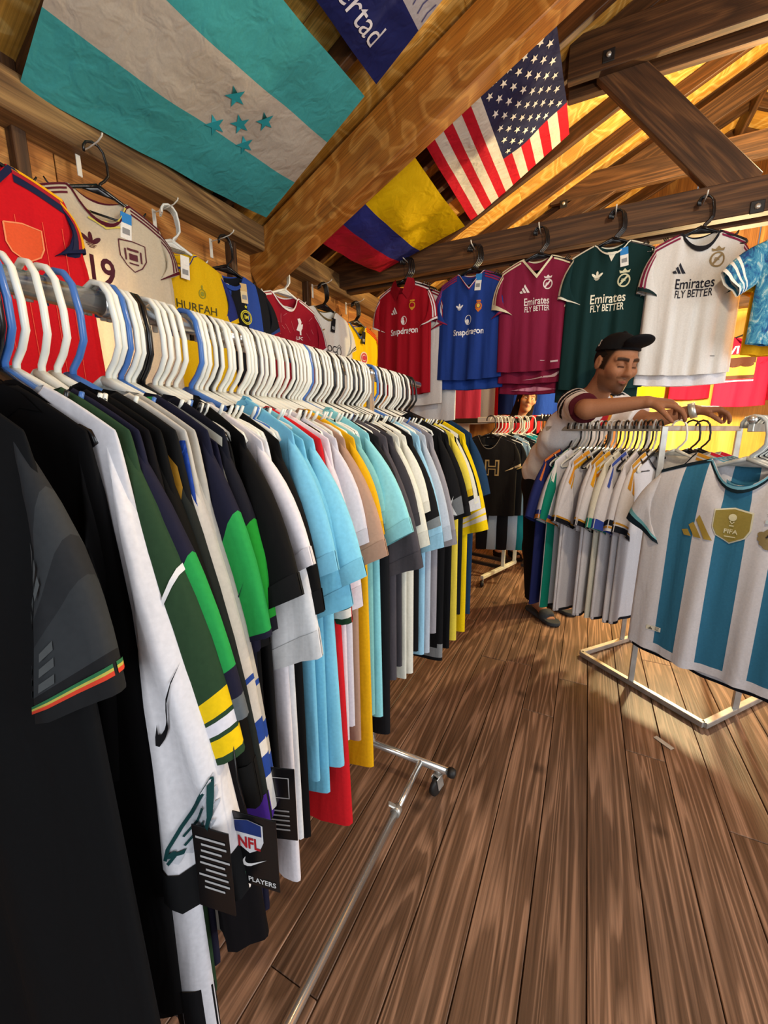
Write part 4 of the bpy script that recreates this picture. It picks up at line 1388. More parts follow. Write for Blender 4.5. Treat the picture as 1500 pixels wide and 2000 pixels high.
flat('badge', '#d9d9dd', shield(0, .022, .040), nt_)
flat('badge_top', '#24356f', poly([(-.018, .026), (.018, .026), (.018, .042), (0, .046), (-.018, .042)]), nt_, -.002)
flat('lettering', '#b2232c', txt('NFL', 0, .012, .022, .03, sx=.8), nt_, -.0022)
flat('swoosh_logo', '#e6e6e6', swoosh(.004, -.018, .034), nt_)
flat('lower_text', '#d8d8d8', txt('NFL PLAYERS', .004, -.043, .010, .02), nt_)
flat('green_strip', '#3f6b55', rect(-.022, -.036, .028, .006), nt_)
p = at_x(418, 1700, -.352)
n2 = empty('swing_tag', tuple(p), radians(12))
tag(n2, 'black card swing tag with small white print below the white sleeve', 'tag')
box('card', (0, 0, 0), (.05, .0016, .12), P_BLACK, n2, bev=.0004)
flat('print', '#b9b9b9', join(*[rect(.004 * (k % 2), .045 - .009 * k, .04 - .006 * (k % 3), .003) for k in range(9)]), n2)
p = at_x(545, 1570, -.345)
n3 = empty('swing_tag', tuple(p), radians(20))
tag(n3, 'black card swing tag with white framed box below the pale grey sleeve', 'tag')
box('card', (0, 0, 0), (.05, .0016, .12), P_BLACK, n3, bev=.0004)
flat('print', '#b9b9b9', join(*[rect(0, -.01 - .008 * k, .03, .0025) for k in range(5)], *[strip([(-.016, .012), (.016, .012), (.016, .045), (-.016, .045), (-.016, .012)], .002)]), n3)

# ------------------------------------------------------------------ chrome four-way rack on the right
A_, B_ = at_z(1135, 1275, .02), at_z(1375, 1415, .02)
u_ = (B_ - A_)[:2]
sd = float(np.linalg.norm(u_))
u_ = u_ / sd
n_ = np.array([-u_[1], u_[0]])
if n_[1] < 0: n_ = -n_
r4 = empty('square_rack', (A_[0], A_[1], 0))
tag(r4, 'square steel four way rack with white and striped jerseys', 'rack')


def q4(a, b, z): return (u_[0] * a + n_[0] * b, u_[1] * a + n_[1] * b, z)


TZ = 1.287
DP = .56
for nm, a, b in (('base_bar', (0, 0), (sd, 0)), ('base_bar', (0, DP), (sd, DP)), ('base_bar', (0, .0), (0, DP)), ('base_bar', (sd, .0), (sd, DP))):
    bar(nm, q4(*a, .018), q4(*b, .018), .026, .026, STEEL, r4, bev=.002)
PO = {'near': (sd * .47, 0), 'far': (sd * .5, DP), 'left': (0, DP * .62), 'right': (sd, DP * .42)}
for k, (a, b) in PO.items():
    bar('upright', q4(a, b, .03), q4(a, b, TZ + .01), .024, .024, STEEL, r4, bev=.002)
bar('top_rail', q4(*PO['near'], TZ), q4(*PO['far'], TZ), .024, .024, STEEL, r4, bev=.002)
pn = np.array(q4(*PO['near'], 0)) + np.array([A_[0], A_[1], 0])
pr = np.array(q4(*PO['right'], 0)) + np.array([A_[0], A_[1], 0])
W0 = pn + np.array([-.01, .035, 0])
WD = np.array([-.86, .40, 0]); WD /= np.linalg.norm(WD)


def r4loc(p): return (p[0] - A_[0], p[1] - A_[1], p[2])


bar('display_arm', r4loc(W0 + np.array([0, 0, TZ])), r4loc(W0 + WD * .56 + np.array([0, 0, TZ])), .016, .026, STEEL, r4, bev=.002)
E0 = np.array([.468, 1.70, 0])
ED = (pr - E0); EL = np.linalg.norm(ED); ED /= EL
bar('display_arm', r4loc(E0 - ED * .02 + np.array([0, 0, TZ])), r4loc(E0 + ED * EL + np.array([0, 0, TZ])), .016, .026, STEEL, r4, bev=.002)
link('arm_end_knob', lathe_mesh('arm_end_knob', [(.003, 0), (.012, .004), (.014, .012), (.010, .022), (.002, .026)], CHROME, 12), r4, r4loc(E0 - ED * .015 + np.array([0, 0, TZ + .013])))
WRZ = atan2(WD[1], WD[0]) - pi / 2 + pi      # garment fronts look back along the arm to the post
# local -y is the front: direction -WD
WRZ = atan2(-WD[1], -WD[0]) + pi / 2
GOLD = '#c08a2c'
white_specs = [
    (.005, 'white jersey with gold shoulder stripes, first against the near post', dict(shoulder=((GOLD, .0, .015, .36), (GOLD, .026, .015, .36)), cuffs=((.86, .89, GOLD), (.91, 1.0, '#15171f')), collar=('#15171f', .012))),
    (.045, 'white jersey with navy side panel behind the first one at the near post', dict(scol='#d3d1d6', cuffs=((.84, .92, '#15171f'), (.93, .96, GOLD)))),
    (.085, 'white jersey with blue shoulder piping on the four way rack', dict(shoulder=(('#3a4f9c', .0, .014, .36),), cuffs=((.86, 1.0, '#34499a'),))),
    (.12, 'cream jersey with pale collar in the middle of the white jerseys', dict(col='#d3cfbe', collar=('#c9c6ac', .014), cuffs=((.86, 1.0, '#2f8f7d'),))),
    (.155, 'white jersey with three yellow shoulder stripes, middle of the arm', dict(shoulder=(('#d69a1c', .0, .018, .36), ('#e2b21c', .028, .018, .36), ('#c9791c', .056, .016, .36)), cuffs=((.9, .93, GOLD), (.93, 1.0, '#15171f')), collar=('#15171f', .012))),
    (.20, 'white jersey with thin gold shoulder stripes beyond the yellow striped one', dict(shoulder=((GOLD, .0, .014, .36), (GOLD, .026, .014, .36)), cuffs=((.88, .91, GOLD), (.92, 1.0, '#15171f')), collar=('#15171f', .012))),
    (.25, 'white jersey with amber shoulder flashes on the four way rack', dict(shoulder=(('#cf8a22', .0, .016, .36), ('#dba11c', .026, .018, .36)), cuffs=((.9, .93, GOLD), (.93, 1.0, '#15171f')))),
    (.30, 'plain white jersey with dark ribbed collar on the four way rack', dict(collar=('#1b1c22', .012), cuffs=((.9, .93, GOLD), (.93, 1.0, '#15171f')))),
    (.345, 'plain white jersey with white collar next before the green one', dict(collar=('#d6d3d0', .012), cuffs=((.86, .93, '#2f3f8f'), (.93, 1.0, '#cf7a2c')))),
    (.372, 'sea green jersey with white shoulder stripe', dict(col='#12806a', shoulder=(('#d7d9cf', .0, .012, .36),))),
    (.40, 'navy patterned jersey at the outer end behind the green one', dict(col='#232a5c', scol='#262e66', shoulder=(('#c8692c', .0, .012, .36),))),
]
for s_, lab, kw in white_specs:
    P = W0 + WD * (s_ + .015)
    kw.setdefault('col', '#d4d1d4')
    Lg = .80 + .12 * s_
    root, g = make_garment('football_jersey', lab, 'shirt', (P[0], P[1], TZ - HNECK + .016), WRZ + radians(random.uniform(-5, 5)), L=Lg, sh=.225, wc=.255, wh=.262, lt=.31, a=66, cw=.185, st=.032, T=.020, seed=int(s_ * 1000) + 3, nu=20, nv=16, fold=.010,
                           hem=('#1a1b22', .014) if kw['col'] == '#d4d1d4' else None, drop=.055, **kw)
for i in range(22):
    s_ = .004 + i * .0200
    P = W0 + WD * s_
    kd = 'kwkkwkwkwkwwkwkwkwwkwk'[i]
    lab = ('black' if kd == 'k' else 'white') + ' hanger on the left arm of the four way rack'
    hanger(kd, (P[0], P[1], TZ + .010), WRZ + radians(random.uniform(-6, 6)), lab, lab.replace('hanger', 'hangers'), 'plastic_hanger')

# jerseys beyond the near post, on the crossing rail
for i, (s_, lab, kw) in enumerate(((.10, 'white jersey with gold striped shoulder just right of the near post', dict(shoulder=((GOLD, .0, .012), (GOLD, .02, .012)), collar=('#1a1b22', .010), cuffs=((.9, 1, '#15171f'),))),
                                   (.20, 'white jersey with red and green shoulder flash inside the four way rack', dict(shoulder=(('#1d5a3a', .02, .02), ('#c2203c', .0, .012)))),
                                   (.28, 'second white jersey with red shoulder flash inside the four way rack', dict(shoulder=(('#c2203c', .0, .014),))))):
    P = pn + np.array([n_[0], n_[1], 0]) * s_
    make_garment('football_jersey', lab, 'shirt', (P[0], P[1], TZ - HNECK + .016), atan2(-n_[1], -n_[0]) + pi / 2, col='#d4d1cf', L=.74, lt=.22, a=66, seed=60 + i, **kw)
    hanger('k' if i else 'w', (P[0], P[1], TZ + .010), atan2(-n_[1], -n_[0]) + pi / 2, ('white', 'first black', 'second black')[i] + ' hanger on the crossing rail of the four way rack', None, 'plastic_hanger')

# sky blue and white striped jerseys on the front arm
ERZ = atan2(-ED[1], -ED[0]) + pi / 2 - radians(2)


def arg_col(u, v, s):
    d = abs(u)
    if v > .955: return '#d4d2d6'
    if d < .14: return '#34708f'
    if .38 < d < .65: return '#34708f'
    return '#d2cfd2'


AC = (-.65, -.38, -.14, .14, .38, .65)
P = E0 + ED * .0
root, g = make_garment('football_jersey', 'white and sky blue striped jersey with gold badges, front of the four way rack', 'shirt', (P[0], P[1], TZ - HNECK + .016), ERZ, colf=arg_col, ucuts=AC, vcuts=(.955,), nu=44, nv=36, scol='#d2cfd2',
                       collar=('#14262e', .022), collar_b='#6fa9bd', nd=.082, ndb=.028, L=.765, sh=.238, wc=.275, wh=.28, lt=.235, a=60, cw=.175, seed=71, fold=.013, fk=3.6, T=.03,
                       shoulder=(('#14222c', -.006, .018, 0),), cuffs=((.80, .88, '#6fb0b8'), (.88, 1.0, '#14222c')))
decal(g, 'logo', '#a98f42', three_bars(-.088, -.235, .098), root)
decal(g, 'shield_badge', '#d8d3b8', shield(0, -.215, .100), root)
decal(g, 'shield_badge_fill', '#93823f', shield(0, -.215, .092), root, off=.005)
decal(g, 'shield_badge_cup', '#d9d3ad', join(ellipse(0, -.187, .011, .012), strip([(-.006, -.2), (0, -.208), (.006, -.2)], .003), rect(0, -.215, .012, .004), txt('FIFA', 0, -.235, .020, .02), rect(0, -.252, .03, .003)), root, off=.008)
decal(g, 'crest', '#8f7d55', join(ellipse(.115, -.232, .037, .033), *[ellipse(.115 + .038 * cos(a), -.235 + .036 * sin(a), .011, .010) for a in np.linspace(pi * .95, 2.05 * pi, 10)]), root)
decal(g, 'crest_band', '#bcc9cc', rect(.115, -.187, .07, .011), root, off=.005)
decal(g, 'crest_letters', '#2b2a2c', join(txt('AFA', .115, -.228, .030, .02)), root, off=.005)
decal(g, 'crest_stars', '#7d7760', join(star(.09, -.165, .010), star(.115, -.158, .010), star(.14, -.165, .010)), root)
decal(g, 'hem_label', '#d9d3bd', rect(-.185, -.665, .046, .018), root)
decal(g, 'hem_label_mark', '#2a2a2a', join(three_bars(-.194, -.665, .014), rect(-.174, -.66, .013, .002), rect(-.174, -.665, .013, .002), rect(-.174, -.67, .013, .002)), root, off=.005)
for i in range(4):
    P = E0 + ED * (.045 + .05 * i)
    make_garment('football_jersey', '%s striped jersey behind the front striped one on the four way rack' % ('second', 'third', 'fourth', 'fifth')[i], 'shirt', (P[0], P[1], TZ - HNECK + .016), ERZ + radians(random.uniform(-3, 5)), colf=arg_col, ucuts=AC,
                 scol='#c9cbd2', collar=('#14262e', .022), collar_b='#6fa9bd', nd=.082, ndb=.028, L=.80 + .012 * i, sh=.238, wc=.28, wh=.29, lt=.21, a=60, cw=.16, seed=80 + i, hem=('#14161c', .012),
                 cuffs=((.85, 1.0, '#14222c'),), nu=24, nv=16)
hanger('g', tuple(E0 + np.array([0, 0, TZ + .010])), ERZ, 'grey hanger of the front striped jersey on the four way rack', None, 'plastic_hanger')
for i in range(12):
    P = E0 + ED * (.016 + .024 * i)
    kd = 'gwgkwgkwgwkg'[i]
    nm = {'g': 'grey', 'w': 'white', 'k': 'black'}[kd]
    hanger(kd, (P[0], P[1], TZ + .010), ERZ + radians(random.uniform(-5, 5)), nm + ' hanger on the front arm of the four way rack', nm + ' hangers on the front arm', 'plastic_hanger')

# ------------------------------------------------------------------ black and cream rolling racks at the back
f1, f2 = at_z(941, 1128, .085), at_z(1004, 1098, .085)
fd = (f2 - f1)
fd[2] = 0
fl = np.linalg.norm(fd)
fd /= fl
br = empty('rolling_rack', (f1[0], f1[1], 0))
tag(br, 'low black and cream rolling rack behind the aisle with dark jerseys', 'rack')
XV = np.array([-.97, .22, 0])


def bl(p): return (p[0] - f1[0], p[1] - f1[1], p[2])


BZ = 1.36
bar('foot_bar', bl(f1), bl(f1 + fd * (fl + .02)), .03, .03, CREAM, br)
p1, p2 = f1 + fd * fl * .62, f1 + fd * fl
for p_ in (p1, p2):
    bar('upright', bl(p_), bl(p_ + np.array([0, 0, BZ - .085])), .03, .03, CREAM, br)
    bar('lower_rail', bl(p_ + np.array([0, 0, .0])), bl(p_ + XV * 1.0), .03, .03, BLACKM, br)
    bar('top_rail', bl(p_ + np.array([0, 0, BZ - .085])), bl(p_ + XV * .95 + np.array([0, 0, BZ - .085])), .028, .04, BLACKM, br)
bar('white_rail_cover', bl(p1 + XV * .30 + np.array([0, -.02, BZ - .08])), bl(p1 + np.array([0, -.02, BZ - .08])), .008, .045, P_WHITE, br)
for p_ in (f1 + fd * .02, f1 + fd * (fl + .0) + XV * .9):
    ct = empty('caster', bl((p_[0], p_[1], 0)), 0.4, br)
    tube('stem', [(0, 0, .05), (0, 0, .075)], .008, STEEL, ct, 8)
    link('wheel', lathe_mesh('wheel', [(.006, -.012), (.022, -.014), (.027, -.006), (.027, .006), (.022, .014), (.006, .012)], RUBBER, 16, 'X'), ct, (-.008, 0, .027))
# second rack to the right
b2 = empty('rolling_rack', (p2[0] + .12, p2[1] + .25, 0))
tag(b2, 'black rolling rack full of black hangers in front of the woman', 'rack')
bar('top_rail', (-.05, 0, BZ + .02), (.55, .05, BZ + .02), .03, .045, BLACKM, b2)
bar('lower_rail', (-.05, 0, .09), (.55, .05, .09), .03, .03, BLACKM, b2)
for xx in (-.05, .55): bar('upright', (xx, 0, .05), (xx, 0, BZ + .02), .03, .03, BLACKM, b2)
for xx in (-.05, .55): bar('foot_bar', (xx, -.2, .05), (xx, .2, .05), .03, .03, BLACKM, b2)

HP = at_y(955, 850, float(p1[1]) - .22)
hn = [('black', 'H', 'black baseball shirt with tan letter H and round neck', '#1b1918'), ('k', None, 'black shirt with gold cuff behind the letter H one', '#191a1c'), ('s', None, 'pale blue satin shirt with glossy cuffs', '#8fb0c4'), ('k2', None, 'dark shirt between the satin and teal ones', '#1a1c20'),
      ('t', None, 'teal shirt with white trim on the back rack', '#1f9aa0'), ('t2', None, 'second teal shirt with black side panel', '#1c8f96'), ('k3', None, 'black shirt at the right end of the back rack', '#121316')]
for i, (k, lt_, lab, c) in enumerate(hn):
    P = np.array([HP[0] + .02 + .045 * i, HP[1] - .06 + .035 * i, BZ - .118])
    root, g = make_garment('baseball_shirt', lab, 'shirt', tuple(P), radians(5), col=c, L=.64, T=.011, st=.014, sh=.19, wc=.215, wh=.22, lt=.20, a=70, cw=.13, seed=90 + i, collar=('#8a8272', .006) if i == 0 else None, nd=.10 if i == 0 else .06,
                           cuffs=((.9, 1, ('#c9b48a', '#b9a064', '#cfe3ea', '#3a3d42', '#bfd8d8', '#d7dcd8', '#2a2a2e')[i]),))
    if lt_:
        decal(g, 'letter', '#b59a63', place(text2d('H', .05), .03, -.26, .16), root)
        decal(g, 'letter_fill', '#26221e', place(text2d('H', .0), .03, -.26, .15), root, off=.005)
    hanger('k' if i in (0, 3) else 'w', (P[0], P[1], BZ), radians(5), ('white' if i not in (0, 3) else 'black') + ' hanger on the back rack over the dark and teal shirts', 'back rack hangers ' + ('black' if i in (0, 3) else 'white'), 'plastic_hanger')
for i in range(5):
    P = np.array([HP[0] + .03 + .05 * i, HP[1] + .02 + .03 * i, BZ])
    hanger('w', tuple(P), radians(25), 'white hanger bunched on the white rail cover of the back rack', 'white hangers bunched on the back rack', 'plastic_hanger')
# long trousers hanging below the dark shirts: the satin tracksuit bottoms
for i, (c, lab) in enumerate((('#17181b', 'black tracksuit trousers hanging low on the back rack'), ('#a9bccb', 'pale satin tracksuit trousers on the back rack'), ('#1f8f96', 'teal tracksuit trousers on the back rack'), ('#1b1b1f', 'second black tracksuit trousers on the back rack'))):
    r_ = empty('tracksuit_trousers', (HP[0] + .06 + .07 * i, HP[1] + .02 + .03 * i, .80))
    r_.rotation_euler = (0, 0, radians(20))
    tag(r_, lab, 'trousers')
    for s in (-1, 1):
        V, Fc = sweep([[(s * .05, 0, 0), (s * .075, .0, -.12), (s * .08, .004, -.3), (s * .082, 0, -.5)]], [.055, .062, .055, .045], 12, .4)
        link('leg', mesh('leg', V, Fc, CLOTH, FC=np.tile(srgb(c), (len(Fc), 1))), r_)
    V, Fc = sweep([[(0, 0, .05), (0, 0, -.03)]], [.105, .115], 14, .3)
    link('waistband', mesh('waistband', V, Fc, CLOTH, FC=np.tile(srgb(c), (len(Fc), 1))), r_)
for i in range(10):
    c, lab = [('#151518', 'black'), ('#2a2d36', 'charcoal'), ('#7d1722', 'dark red'), ('#b9bcc0', 'pale grey'), ('#123a3a', 'deep green'), ('#17171a', 'second black'), ('#6d1820', 'second dark red'), ('#30323a', 'second charcoal'), ('#0f3030', 'second deep green'), ('#141416', 'third black')][i]
    X_ = p2[0] + .12 + .05 * i
    make_garment('sports_shirt', lab + ' sports shirt on the rack in front of the woman', 'shirt', (X_, p2[1] + .25, BZ + .02 - .118), pi / 2 + radians(15), col=c, L=.74 if i not in (2, 6) else .95, sh=.19, wc=.2, wh=.2, seed=120 + i, nu=10, nv=8)
    for j in range(2):
        hanger('k' if (i + j) % 3 else 'w', (X_ + .022 * j, p2[1] + .25, BZ + .03), pi / 2 + radians(15), ('black' if (i + j) % 3 else 'white') + ' hanger on the rack in front of the woman', 'hangers in front of the woman ' + ('black' if (i + j) % 3 else 'white'), 'plastic_hanger')

# shirts on the far walls
def wallshirt(px, py, Y, label, rz=0.0, name='t_shirt', **kw):
    k_ = FYY / Y if Y < FYY - .4 else 1.0        # they hang on the wall itself
    if k_ > 1:
        Y = FYY - .02 * (px % 3) - (.07 if name == 'football_jersey' else 0)
        for n_, v_ in (('L', .72), ('sh', .19), ('wc', .21), ('wh', .22)): kw[n_] = kw.get(n_, v_) * (k_ if n_ == 'L' else k_ ** .5)
    p = at_y(px, py, Y)
    kw.setdefault('nu', 18)
    kw.setdefault('nv', 14)
    root, g = make_garment(name, label, 'shirt', tuple(p), rz, **kw)
    h_ = hanger('k', (p[0], p[1], p[2] + HNECK + .012), rz, 'hanger for the ' + label)
    return root, g


FYY = BACK_Y - .12
wallshirt(884, 690, 4.2, 'white jersey hanging low between the red and blue beam jerseys', col='#d3d0cd', L=.84, seed=140)
wallshirt(866, 694, 4.2, 'black and white jersey below the red polo collar jersey', col='#1b1b1e', L=.66, seed=141, shoulder=(('#d5d5d5', 0, .02),))
wallshirt(898, 690, 4.6, 'dull pink jersey far left of the back wall', col='#a8304c', L=.74, seed=142)
wallshirt(926, 690, 4.75, 'pale grey jersey next to the dull pink one', col='#bdbbb8', L=.78, seed=143)
root, g = wallshirt(938, 668, 4.3, 'bright red jersey with small white mark on the back wall', name='football_jersey', col='#c4141f', L=.72, sh=.19, wc=.21, wh=.22, seed=144)
decal(g, 'size_mark', '#d8d8d8', rect(.10, -.53, .04, .006), root)
wallshirt(1000, 690, 4.9, 'deep blue jersey left of the woman', col='#20347c', L=.66, seed=145)
wallshirt(1062, 655, 4.5, 'royal blue jersey with white piping right of the woman', name='football_jersey', col='#2448a8', L=.78, seed=146, hem=('#dfe3ea', .02))
wallshirt(830, 700, 4.4, 'scarlet jersey glimpsed under the rail end', col='#c61a22', L=.62, seed=147)
wallshirt(1270, 640, FYY, 'yellow jersey on the yellow plywood wall', col='#e6c714', L=.66, sh=.16, wc=.18, wh=.185, seed=148, hem=('#d6b30c', .03))
wallshirt(1362, 650, FYY, 'cherry red jersey on the yellow plywood wall', col='#d0112e', L=.60, sh=.15, wc=.155, wh=.16, seed=149)
root, g = wallshirt(1462, 655, FYY - .3, 'crimson t-shirt with golden sunset print on the yellow wall', rz=-.15, col='#a30f2c', L=.58, sh=.16, wc=.175, wh=.18, lt=.16, a=70, cw=.12, arm=.18, seed=150)
decal(g, 'print', '#c88a2e', rect(-.02, -.25, .19, .20), root)
decal(g, 'print_dark_band', '#3a1c12', join(rect(-.02, -.20, .185, .05), rect(-.02, -.335, .19, .03), ellipse(-.06, -.235, .045, .02), ellipse(.02, -.235, .045, .02)), root, off=.005)
decal(g, 'lettering', '#dedad6', join(txt('VIDA', -.02, -.115, .085, .02), rect(-.02, -.365, .19, .010)), root, off=.006)
wallshirt(1532, 668, FYY - .25, 'red t-shirt beside the crimson printed one', col='#c2122c', sh=.16, wc=.17, wh=.17, L=.46, seed=151)

# ------------------------------------------------------------------ flags under the roof
def plane_z(x, off=0.0): return 2.33 + PITCH_K * (x + 1.82) + off


def on_roof(px, py, off=0.0):
    d = ray(px, py)
    t = (2.33 + off + PITCH_K * 1.82 - CAM_H) / (d[2] - PITCH_K * d[0])
    return CAM + d * t


def flag(name, label, corners, colf, nu, nv, sag, ucuts=(), vcuts=(), seed=0, u1=1.0, decs=(), ripple=.006):
    """corners: hoist-top, hoist-bottom, fly-bottom, fly-top (3D); u along the fly 0..u1, v 0 top .. 1 bottom"""
    c = [np.array(p, float) for p in corners]
    r = np.random.RandomState(seed)
    ph = r.uniform(0, 6, 4)
    nrm = np.cross(c[3] - c[0], c[1] - c[0])
    nrm /= np.linalg.norm(nrm)
    if nrm[2] > 0: nrm = -nrm

    def S(u, v, off=0.0):
        s = np.asarray(u) / u1
        v = np.asarray(v)
        P = ((1 - s) * (1 - v))[..., None] * c[0] + ((1 - s) * v)[..., None] * c[1] + (s * v)[..., None] * c[2] + (s * (1 - v))[..., None] * c[3]
        h = sag * 4 * s * (1 - s) * (.6 + .4 * np.sin(pi * v)) + ripple * (np.sin(9 * s + 5 * v + ph[0]) + .7 * np.sin(17 * v - 6 * s + ph[1]) + .5 * np.sin(23 * s + ph[2])) * (4 * s * (1 - s)) ** .5
        P = P + nrm * (h + off)[..., None]
        return P

    o = (c[0] + c[1] + c[2] + c[3]) / 4
    root = empty(name, tuple(o))
    tag(root, label, 'flag')
    us, vs = rows(nu, ucuts, 0, u1), rows(nv, vcuts)
    U, Vv = np.meshgrid(us, vs, indexing='ij')
    P = S(U, Vv).reshape(-1, 3) - o
    FC = [hexa(colf((us[i] + us[i + 1]) / 2, (vs[j] + vs[j + 1]) / 2)) for i in range(len(us) - 1) for j in range(len(vs) - 1)]
    link('cloth', mesh('cloth', P, grid_faces(len(us), len(vs)), FLAG, FC=np.array(FC)), root)
    # hoist band with grommets
    U, Vv = np.meshgrid([-.035 * u1, 0.0], np.linspace(0, 1, 9), indexing='ij')
    P = S(U, Vv, .002).reshape(-1, 3) - o
    link('hoist_band', mesh('hoist_band', P, grid_faces(2, 9), FLAG, FC=np.tile(srgb('#b9b3a6'), (8, 1))), root)
    for vv in (.03, .97):
        pc = S(np.array([-.018 * u1]), np.array([vv]), .004)[0] - o
        gm = link('grommet', lathe_mesh('grommet', [(.004, -.001), (.009, -.001), (.009, .002), (.004, .002)], STEEL, 12), root, tuple(pc))
        gm.rotation_euler = Vector(nrm).to_track_quat('Z', 'Y').to_euler()
    for nm, hx, shp in decs:
        V, Fc = shp
        P = S(V[:, 0], V[:, 1], .003) - o
        link(nm, mesh(nm, P, Fc, PRINT, FC=np.tile(srgb(hx), (len(Fc), 1))), root)
    return root, S


TE = '#48a9ad'
hb0, hb1 = on_roof(520, 425, -.012), on_roof(712, 188, -.012)
ha1 = on_roof(38, 165, -.03)
ha0 = ha1 + (hb1 - hb0) * 1.0


def uv_on(c0, c1, c3, p):
    M_ = np.stack([c3 - c0, c1 - c0], 1)
    return np.linalg.lstsq(M_, p - c0, rcond=None)[0]


LU, LV = np.linalg.norm(hb1 - ha0), np.linalg.norm(ha1 - ha0)
st_ = []
for (px, py) in ((455, 178), (417, 238), (466, 236), (515, 231), (476, 279)):
    uv = uv_on(ha0, ha1, ha0 + (hb0 - ha1) * .5 + (hb1 - ha0) * .5, on_roof(px, py, -.03))
    v_, f_s = star(0, 0, 1.0, rot=0)
    st_.append((np.stack([-v_[:, 1] * .75 * .042 / LU - v_[:, 0] * .66 * .042 / LU + uv[0], -v_[:, 1] * .66 * .042 / LV + v_[:, 0] * .75 * .042 / LV + uv[1]], 1), f_s))
flag('five_star_flag', 'turquoise and white striped flag with five small stars under the roof', (ha0, ha1, hb0, hb1), lambda u, v: TE if v < .335 or v > .667 else '#c4bbae', 30, 24, .03, vcuts=(.335, .667), seed=1,
     decs=[('star', '#2a8f9a', s) for s in st_])
# yellow, blue and red tricolour hung from the girder
gz = lambda X: roof_z(X) - .285
c0 = at_y(783, 268, 1.97)
c1 = at_y(602, 457, 1.97)
c3 = at_y(908, 442, 2.66)
c2 = at_y(742, 532, 2.66)
flag('tricolour_flag', 'yellow blue and red striped flag slung between girder and tie beam', (c0, c1, c2, c3), lambda u, v: '#d6ae0a' if v < .5 else ('#2a2f74' if v < .75 else '#a8182c'), 24, 24, .05, vcuts=(.5, .75), seed=3)
# stars and stripes
c0 = at_y(1082, 8, 1.97)
c1 = at_y(808, 243, 1.97)
c2 = on_roof(922, 434, .02)
c3 = on_roof(1112, 262, .02)
U1 = .68


def us_col(u, v):
    if u < .40 and v < 7 / 13: return '#262c50'
    return '#bf1c30' if int(v * 13) % 2 == 0 else '#d8d3ca'


stars = []
for r_ in range(9):
    n = 6 if r_ % 2 == 0 else 5
    for k in range(n):
        uu = .40 * ((k + .5) / 6 if n == 6 else (k + 1) / 6)
        vv = (7 / 13) * (r_ + 1) / 10
        s = star(0, 0, 1.0)
        stars.append((np.stack([s[0][:, 1] * -.0145 + uu, s[0][:, 0] * .0285 + vv], 1), s[1]))
flag('star_spangled_flag', 'red and white striped flag with white stars on a navy corner', (c0, c1, c2, c3), us_col, 34, 52, .04, ucuts=(.40,), vcuts=[k / 13 for k in range(1, 13)], seed=5, u1=U1,
     decs=[('star', '#dcd8d0', s) for s in stars])
# dark blue banner with white script
b0, b1 = on_roof(735, 165, -.012), on_roof(880, -20, -.012)
dv = on_roof(618, 0, -.012) - b0
dv = dv / np.linalg.norm(dv) * .9
bc = uv_on(b0 + dv, b1 + dv, b0, on_roof(703, 22, -.012))
LU, LV = np.linalg.norm(dv), np.linalg.norm(b1 - b0)
V2, F2 = place(text2d('ertad', 0), 0, 0, .115, slant=.25)
lt2 = (np.stack([bc[0] + V2[:, 0] / LU, bc[1] + V2[:, 1] / LV], 1), F2)
flag('dark_blue_banner', 'dark blue banner with white script and a white written panel', (b0 + dv, b1 + dv, b1, b0), lambda u, v: '#22285f' if v < .60 else '#b3aeb2', 24, 20, .02, vcuts=(.60,), seed=9,
     decs=[('lettering', '#c9c6cc', lt2), ('handwriting', '#4a4a72', join(*[strip([(.98 - .045 * k, .66), (.975 - .045 * k, .74), (.985 - .045 * k, .84)], .006) for k in range(6)], ring(.80, .86, .05, .09, .01)))])

# tube lamp on the left wall glowing through the cream jersey
lp = at_x(178, 668, WALL_X + .06)
tl = empty('tube_lamp', tuple(lp))
tag(tl, 'lit fluorescent tube lamp on the left wall behind the cream jersey', 'lamp')
box('lamp_base', (-.025, 0, 0), (.03, .05, .62), P_WHITE, tl)
EM, nt, pb = new_mat('lit_tube')
pb.inputs['Emission Color'].default_value = (1.0, .86, .70, 1)
pb.inputs['Emission Strength'].default_value = 9.0
V, Fc = sweep([[(0, 0, -.29), (0, 0, .29)]], .013, 12)
link('tube', mesh('tube', V, Fc, EM), tl)
area('tube_lamp_light', (lp[0] + .03, lp[1], lp[2]), (lp[0] + 1, lp[1] + .15, lp[2]), .06, .56, 5.0, (1.0, .82, .64))
# ------------------------------------------------------------------ people: smooth bodies from blended round limbs
def nrmv(a):
    a = np.array(a, float)
    return a / np.linalg.norm(a)


def cone(a, b, r1, r2):
    a, b = np.array(a, float), np.array(b, float)
    d = b - a
    L2 = d @ d

    def f(P):
        t = np.clip(((P - a) @ d) / L2, 0, 1)
        return np.linalg.norm(P - a - t[:, None] * d, axis=1) - (r1 + (r2 - r1) * t)
    m = max(r1, r2)
    return f, np.minimum(a, b) - m, np.maximum(a, b) + m


def ell(c, r, R=None):
    c, r = np.array(c, float), np.array(r, float)
    R = np.eye(3) if R is None else R        # rows: local axes in the world

    def f(P):
        q = (P - c) @ R.T
        k0 = np.linalg.norm(q / r, axis=1)
        k1 = np.linalg.norm(q / r ** 2, axis=1) + 1e-9
        return k0 * (k0 - 1) / k1
    m = r.max()
    return f, c - m, c + m


def cut(prim, p, n):
    """keep the side of the plane away from n"""
    f, lo, hi = prim
    p, n = np.array(p, float), nrmv(n)
    return (lambda P: np.maximum(f(P), (P - p) @ n)), lo, hi


